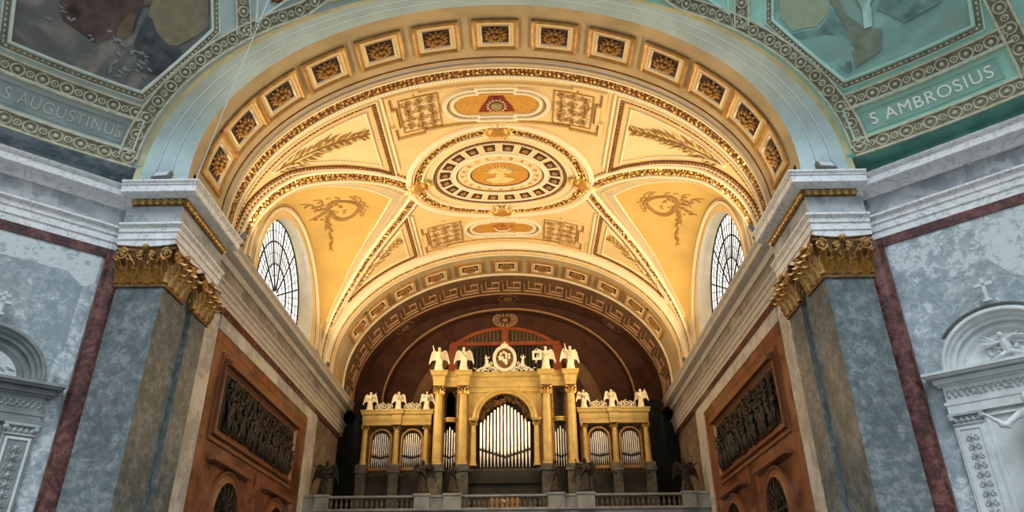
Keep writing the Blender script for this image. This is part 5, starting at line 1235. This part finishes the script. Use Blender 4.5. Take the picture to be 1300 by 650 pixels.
# swell box behind, crest and cresting
crest = thing('coat_of_arms', 'cream oval coat of arms crowned among openwork scrolls on top of the organ', 'coat of arms', (OX, Yc, 12.88))
MB().sweep([V(OX+.56*math.cos(2*PI*i/28), Yc-.02, 13.62+.66*math.sin(2*PI*i/28)) for i in range(28)], [(-.1, -.1), (-.1, .1), (0, .16), (.08, .08), (.08, -.1)], N=[V(0, -1, 0)]*28, closed=True).build('oval_frame', 'statue', crest)
b = MB(); b.lathe([(0, 0), (.5, 0), (.46, .08), (.2, .12), (0, .13)], (0, 0, 0), 24, sy=1.2); b.v = [V(OX+p.x, Yc-.02-p.z, 13.62+p.y) for p in b.v]; b.build('shield_field', 'golddark', crest)
b = MB(); rr = random.Random(6)
for k in range(16): a = rr.uniform(0, 2*PI); q = rr.uniform(.05, .36); b.blob((OX+q*math.cos(a), Yc-.16, 13.62+q*1.1*math.sin(a)), .08, .04, .09, 7, 4)
b.build('shield_charges', 'statue', crest)
b = MB().lathe([(.16, 0), (.2, .06), (.22, .16), (.15, .26), (.04, .3), (.03, .38)], (OX, Yc, 14.24), 12)
for k in range(5): b.blob((OX-.24+.12*k, Yc-.05, 14.3-.03*abs(k-2)), .05, .05, .07, 6, 4)
b.build('crown', 'statue', crest)
b = MB()
for q in (-1, 1):
    for (x, z, r, t_) in ((.62, 13.05, .2, 1.5), (.95, 13.08, .17, 1.4), (1.22, 13.0, .13, 1.4), (.45, 12.98, .12, 1.3), (.78, 13.32, .12, 1.3), (1.45, 12.96, .08, 1.2)):
        b0 = MB().tube([V(p[0], Yc-.02, p[1]) for p in spiral(OX+q*x, z, r, t_, PI/2, q, 14)], .03, 5); b.add(b0.v, b0.f)
    b.tube([V(OX+q*.4, Yc, 13.0), V(OX+q*.9, Yc, 13.22), V(OX+q*1.3, Yc, 13.1), V(OX+q*1.6, Yc, 12.92)], .035, 5)
    for k in range(14): b0 = MB().leaf((OX+q*(.45+.085*k), 13.15-.015*k+.1*math.sin(k*2), 0), (q*math.cos(k), math.sin(k), 0), .18, .07, .03); b0.v = [V(p.x, Yc-.03-p.z, p.y) for p in b0.v]; b.add(b0.v, b0.f)
b.build('openwork_scrolls', 'statue', crest)
for q, nm in ((-1, 'left'), (1, 'right')):
    arms = [((-.16, -.06, .70), (-.10, -.10, .90)), ((.15, -.05, .72), (.26, -.06, .80))]
    figure('cherub_statue', .62, arms, 'statue', 'tiny cream cherub on the %s scroll beside the coat of arms' % nm, 'statue', (OX+q*.98, Yc-.02, 13.16), 'cherubs beside the coat of arms', wings=False, lean=q*.1, seed=3)
# angels
A_UP = [((-.20, -.06, .80), (-.24, -.10, .98)), ((.17, -.08, .66), (.08, -.16, .70))]
A_PR = [((-.17, -.10, .64), (-.03, -.17, .72)), ((.17, -.10, .64), (.03, -.17, .72))]
A_OUT = [((-.18, -.08, .70), (-.30, -.12, .78)), ((.16, -.10, .66), (.06, -.17, .62))]
A_OUT2 = [((-.16, -.10, .66), (-.06, -.17, .62)), ((.18, -.08, .72), (.30, -.12, .86))]
def harp(H): return MB().tube([V(-.1, -.2, .55)*H, V(-.16, -.2, .8)*H, V(0, -.2, .86)*H, V(.12, -.2, .74)*H, V(0, -.2, .5)*H], .018*H, 5, closed=True)
def scroll(H): return MB().tube([V(.0, -.19, .74)*H, V(.05, -.2, .62)*H, V(.02, -.19, .5)*H, V(.07, -.19, .4)*H], .028*H, 5)
def lute(H): return MB().blob(V(.02, -.18, .6)*H, .07*H, .04*H, .09*H, 10, 6).tube([V(.05, -.18, .66)*H, V(.16, -.18, .86)*H], .014*H, 5)
angA = figure('angel_statue', 1.38, A_UP, 'statue', 'cream winged angel on the organ top, outermost left, one arm raised', 'angel statue', (OX-3.62, Yc-.05, 12.88), 'angels on the tall middle of the organ', seed=1, extra=[('scroll', scroll(1.38))])
angB = figure('angel_statue', 1.38, A_PR, 'statue', 'cream winged angel on the organ top, left of the coat of arms, hands joined', 'angel statue', (OX-2.26, Yc-.05, 12.88), 'angels on the tall middle of the organ', seed=2)
figure('angel_statue', 1.38, A_OUT, 'statue', 'cream winged angel right of the coat of arms, holding out a square frame', 'angel statue', (OX+2.26, Yc-.05, 12.88), 'angels on the tall middle of the organ', seed=4)
dup(angA, 'cream winged angel on the organ top, outermost right of the tall middle', (OX+3.62, Yc-.05, 12.88), .25)
sq_ = thing('square_frame', 'small white square frame held by the angel right of the coat of arms', 'ornament', (OX+1.78, Yc-.2, 13.6))
b = MB(); P_ = [V(OX+1.78+.2*x, Yc-.2, 13.72+.2*z) for x, z in ((-1, -1), (1, -1), (1, 1), (-1, 1))]; b.sweep(P_, [(-.06, -.02), (-.06, .03), (.06, .03), (.06, -.02)], N=[V(0, -1, 0)]*4, closed=True); b.build('frame', 'statue', sq_)
MB().tube([V(OX+1.6, Yc-.2, 13.95), V(OX+1.78, Yc-.2, 14.15), V(OX+1.96, Yc-.2, 13.95)], .02, 5).build('top_loop', 'statue', sq_)
side = [('outermost left', -7.45, A_OUT2, lute, 11), ('middle of the left wing', -5.88, A_PR, harp, 12), ('inner end of the left wing', -4.32, A_OUT, scroll, 13)]
protos = []
for lab, x, ar, ex, sdn in side:
    protos.append(figure('angel_statue', 1.02, ar, 'statue', 'smaller cream angel musician on the low organ wing, %s' % lab, 'angel statue', (OX+x, Ys-.05, 11.03), 'angel musicians on the organ wings', seed=sdn, extra=[('instrument', ex(1.02))]))
for p, x, lab in ((protos[0], 7.45, 'outermost right'), (protos[1], 5.85, 'middle of the right wing'), (protos[2], 4.32, 'inner end of the right wing')):
    dup(p, 'smaller cream angel musician on the low organ wing, %s' % lab, (OX+x, Ys-.05, 11.03), -.5 if x > 7 else .3)
for x0, x1, lab in ((-7.1, -6.25, 'outer, left wing'), (-5.5, -4.7, 'inner, left wing'), (4.7, 5.5, 'inner, right wing'), (6.2, 7.1, 'outer, right wing')):
    b = MB(); cx = (x0+x1)/2
    for k in range(5):
        x = x0+(x1-x0)*(k+.5)/5; b0 = MB().tube([V(p[0], Ys-.02, p[1]) for p in spiral(OX+x, 11.03+.2+.06*(2-abs(k-2)), .17, 1.5, PI/2, 1 if k < 3 else -1, 14)], .026, 5); b.add(b0.v, b0.f)
    b.tube([V(OX+x0, Ys, 11.06), V(OX+cx, Ys, 11.14), V(OX+x1, Ys, 11.06)], .03, 5)
    tag(b.build('scroll_cresting', 'statue'), 'gilt openwork scroll cresting between angels, %s of the organ' % lab, 'cresting', 'scroll crestings on the organ wings')
# ================================================================== end wall: clock-like rosette, red framed opening
t = thing('wheel_rosette', 'round wheel-like rosette with pale spokes painted high on the dark end wall', 'ornament', (OX-.1, 44.2, 18.46))
def ew(x, z, h): return V(OX-.1+x, 44.29-h, 18.46+z*.82)
b = MB().sweep([V(.78*math.cos(2*PI*i/36), .60*math.sin(2*PI*i/36), 0) for i in range(36)], [(-.05, 0), (-.05, .07), (.05, .07), (.05, 0)], closed=True); b.map(ew).build('rim', 'brownlite', t)
b = MB()
for k in range(14): a = 2*PI*k/14; b.poly([(.38*math.cos(a-.1), .29*math.sin(a-.1)), (.70*math.cos(a-.14), .54*math.sin(a-.14)), (.70*math.cos(a+.14), .54*math.sin(a+.14)), (.38*math.cos(a+.1), .29*math.sin(a+.1))], 0, .05)
b.map(ew).build('spokes', 'brownlite', t); MB().blob((0, 0, .0), .2, .16, .1, 12, 5).map(ew).build('hub', 'brownlite', t)
win = thing('window_3', 'half round opening with orange red frame and dark upright slats behind the organ crest', 'window', (OX-.1, 44.2, 15)); win['kind'] = 'structure'
n = 30; ax, az, zc = 4.3, 3.2, 14.6; XO = OX-.1
a0 = math.acos(3.35/ax); PQ = [V(XO+ax*math.cos(a0+(PI-2*a0)*i/n), 44.28, zc+az*math.sin(a0+(PI-2*a0)*i/n)) for i in range(n+1)]
b = MB(); b.add(PQ+[V(XO-3.35, 44.28, 11.5), V(XO+3.35, 44.28, 11.5)], [tuple(range(n+3))]); b.build('dark_opening', 'black', win)
MB().sweep([V(p.x, 44.2, p.z) for p in PQ], [(-.11, 0), (-.11, .12), (.11, .12), (.11, 0)], N=[V(0, -1, 0)]*(n+1)).build('arched_frame', 'redframe', win)
MB().box(XO-3.5, XO+3.5, 44.02, 44.18, 16.62, 16.86).box(XO-.2, XO+.2, 44.0, 44.2, 16.7, 17.75).box(XO-.12, XO+.12, 44.0, 44.2, 11.5, 16.7).box(XO-3.6, XO-3.05, 44.05, 44.22, 11.5, 16.7).box(XO+3.05, XO+3.6, 44.05, 44.22, 11.5, 16.7).build('beams', 'redframe', win)
b = MB()
for k in range(26):
    x = -3.0+6.0*k/25; top = zc+az*math.sqrt(max(0, 1-(x/ax)**2))-.1; b.box(XO+x-.05, XO+x+.05, 44.2, 44.27, 11.6, top)
b.build('slats', 'pipedk', win)
for (u, e, lab) in ((0, 42.7, 'crown'), (-6.9, 42.7, 'left haunch'), (6.9, 42.7, 'right haunch')):
    t = thing('painted_roundel', 'faint brown painted roundel on the dark vault behind the organ arch, %s' % lab, 'painted ornament', AR(u, e), 'painted roundels on the dark vault')
    MB().sweep([V(u+.62*math.cos(2*PI*i/24), e+.5*math.sin(2*PI*i/24), 0) for i in range(24)], [(-.05, 0), (-.05, .03), (.05, .03), (.05, 0)], closed=True).map(AR).build('rim', 'brownband', t)
    rosette(MB(), u, e, .35, .0, 8).map(AR).build('rosette', 'brownband', t)
# ================================================================== GALLERY, balustrade, bronze statues
YB = 34.7
gal = MB().box(-9.4, 9.4, YB+.15, 43.5, 4.6, 4.9).box(-9.4, 9.4, YB-.05, YB+.3, 2.2, 5.12); st(gal, 'floor_gallery', 'balus')
t = thing('stone_balustrade', 'grey stone balustrade with dark balusters running across the front of the organ gallery', 'balustrade', (0, YB, 5.12))
ped = [(-9.3, -8.75, .0), (-8.75, -8.15, .12), (-4.2, -3.5, .12), (-2.85, -2.05, .12), (1.92, 2.66, .12), (3.25, 4.05, .12), (8.05, 8.65, .12), (8.65, 9.3, 0)]
for a, b_, o in ped:
    MB().box(a, b_, YB-.18-o, YB+.22, 5.12, 5.74).box(a-.04, b_+.04, YB-.23-o, YB+.26, 5.74, 5.84).box(a-.03, b_+.03, YB-.22-o, YB+.24, 5.10, 5.2).build('pedestal', 'balus', t)
for a, b_ in ((-3.5, -2.85), (2.66, 3.25)): MB().box(a, b_, YB-.1, YB+.12, 5.12, 5.74).build('infill_panel', 'balus', t)
for a, b_ in ((-8.15, -4.2), (-3.5, -2.85), (-2.05, 1.92), (2.66, 3.25), (4.05, 8.05)):
    MB().box(a, b_, YB-.17, YB+.17, 5.70, 5.79).build('top_rail', 'balus', t); MB().box(a, b_, YB-.15, YB+.15, 5.12, 5.22).build('bottom_rail', 'balus', t)
def bal(x): return MB().lathe([(.075, 0), (.075, .04), (.04, .07), (.075, .16), (.08, .2), (.04, .32), (.035, .38), (.06, .42), (.07, .45), (.07, .48)], (x, YB, 5.22), 10)
for a, b_ in ((-8.15, -4.2), (-2.05, 1.92), (4.05, 8.05)):
    k = round((b_-a)/.235)
    for i in range(k): bal(a+(b_-a)*(i+.5)/k).build('baluster', 'baldk', t)
B1 = [((-.19, -.06, .70), (-.30, -.10, .80)), ((.17, -.08, .64), (.10, -.16, .60))]
B2 = [((-.17, -.08, .64), (-.08, -.16, .62)), ((.20, -.05, .72), (.24, -.10, .92))]
g = 'dark bronze statues along the gallery balustrade'
bz1 = figure('bronze_statue', 1.55, B1, 'bronze', 'dark bronze winged statue at the left end of the organ gallery', 'statue', (-8.45, YB-.02, 5.84), g, seed=21, lean=.04)
bz2 = figure('bronze_statue', 1.50, B2, 'bronze', 'dark bronze winged statue on the gallery, left of the organ centre, arm reaching right', 'statue', (-3.85, YB-.06, 5.84), g, seed=22, lean=-.03)
bz3 = figure('bronze_statue', 1.40, A_PR, 'bronze', 'slim wingless bronze statue left of the organ centre, hands together', 'statue', (-2.45, YB-.06, 5.84), g, wings=False, seed=23)
dup(bz3, 'wingless bronze statue right of the organ centre on the gallery', (2.29, YB-.06, 5.84), .6, (-1.1, 1, 1.05))
dup(bz2, 'dark bronze winged statue on the gallery, right of the organ centre', (3.65, YB-.06, 5.84), -.3, (-1, 1, 1))
dup(bz1, 'dark bronze winged statue at the right end of the organ gallery', (8.35, YB-.02, 5.84), .1, (-1, 1, .95))
t = thing('globe_lamp', 'small white globe lamp at the middle of the gallery balustrade', 'lamp', (-.1, YB-.2, 5.2)); MB().blob((-.1, YB-.26, 5.47), .07, .07, .07, 12, 8).build('globe', 'lampglass', t); MB().tube([V(-.1, YB-.16, 5.47), V(-.1, YB-.2, 5.3)], .02, 6).build('stem', 'steel', t)
# statue reaching into the picture from the niche of the right altar
armsR = [((-.29, -.10, .62), (-.45, -.14, .77)), ((.17, -.08, .64), (.10, -.16, .60))]
p_ = diagm(1)(2.36, 0, .42)
fg = figure('marble_statue', 1.9, armsR, 'altarlite', 'pale marble statue before the right altar, only its outstretched arm in view', 'statue', (p_.x, p_.y, 2.97), None, wings=False, seed=31)
fg.rotation_euler = (0, 0, -math.radians(41.2))
MB().box(-.45, .45, -.35, .3, -4.55, 0).box(-.5, .5, -.4, .35, -.12, 0).map(lambda x, y, z: V(p_.x+x, p_.y+y, 2.97+z)).build('pedestal', 'altarlite', fg)
# thin wire hanging at the left
wr = thing('hanging_wire', 'thin pale straight wire hanging down across the left side of the blue arch', 'wire', (-6.3, 15, 17))
MB().tube([V(-6.25, 15, 17.1), V(-6.37, 15, 16.3), V(-7.08, 15.0, 11.39), V(-7.3, 15, 9.9)], .012, 5).build('strand', 'wire', wr)
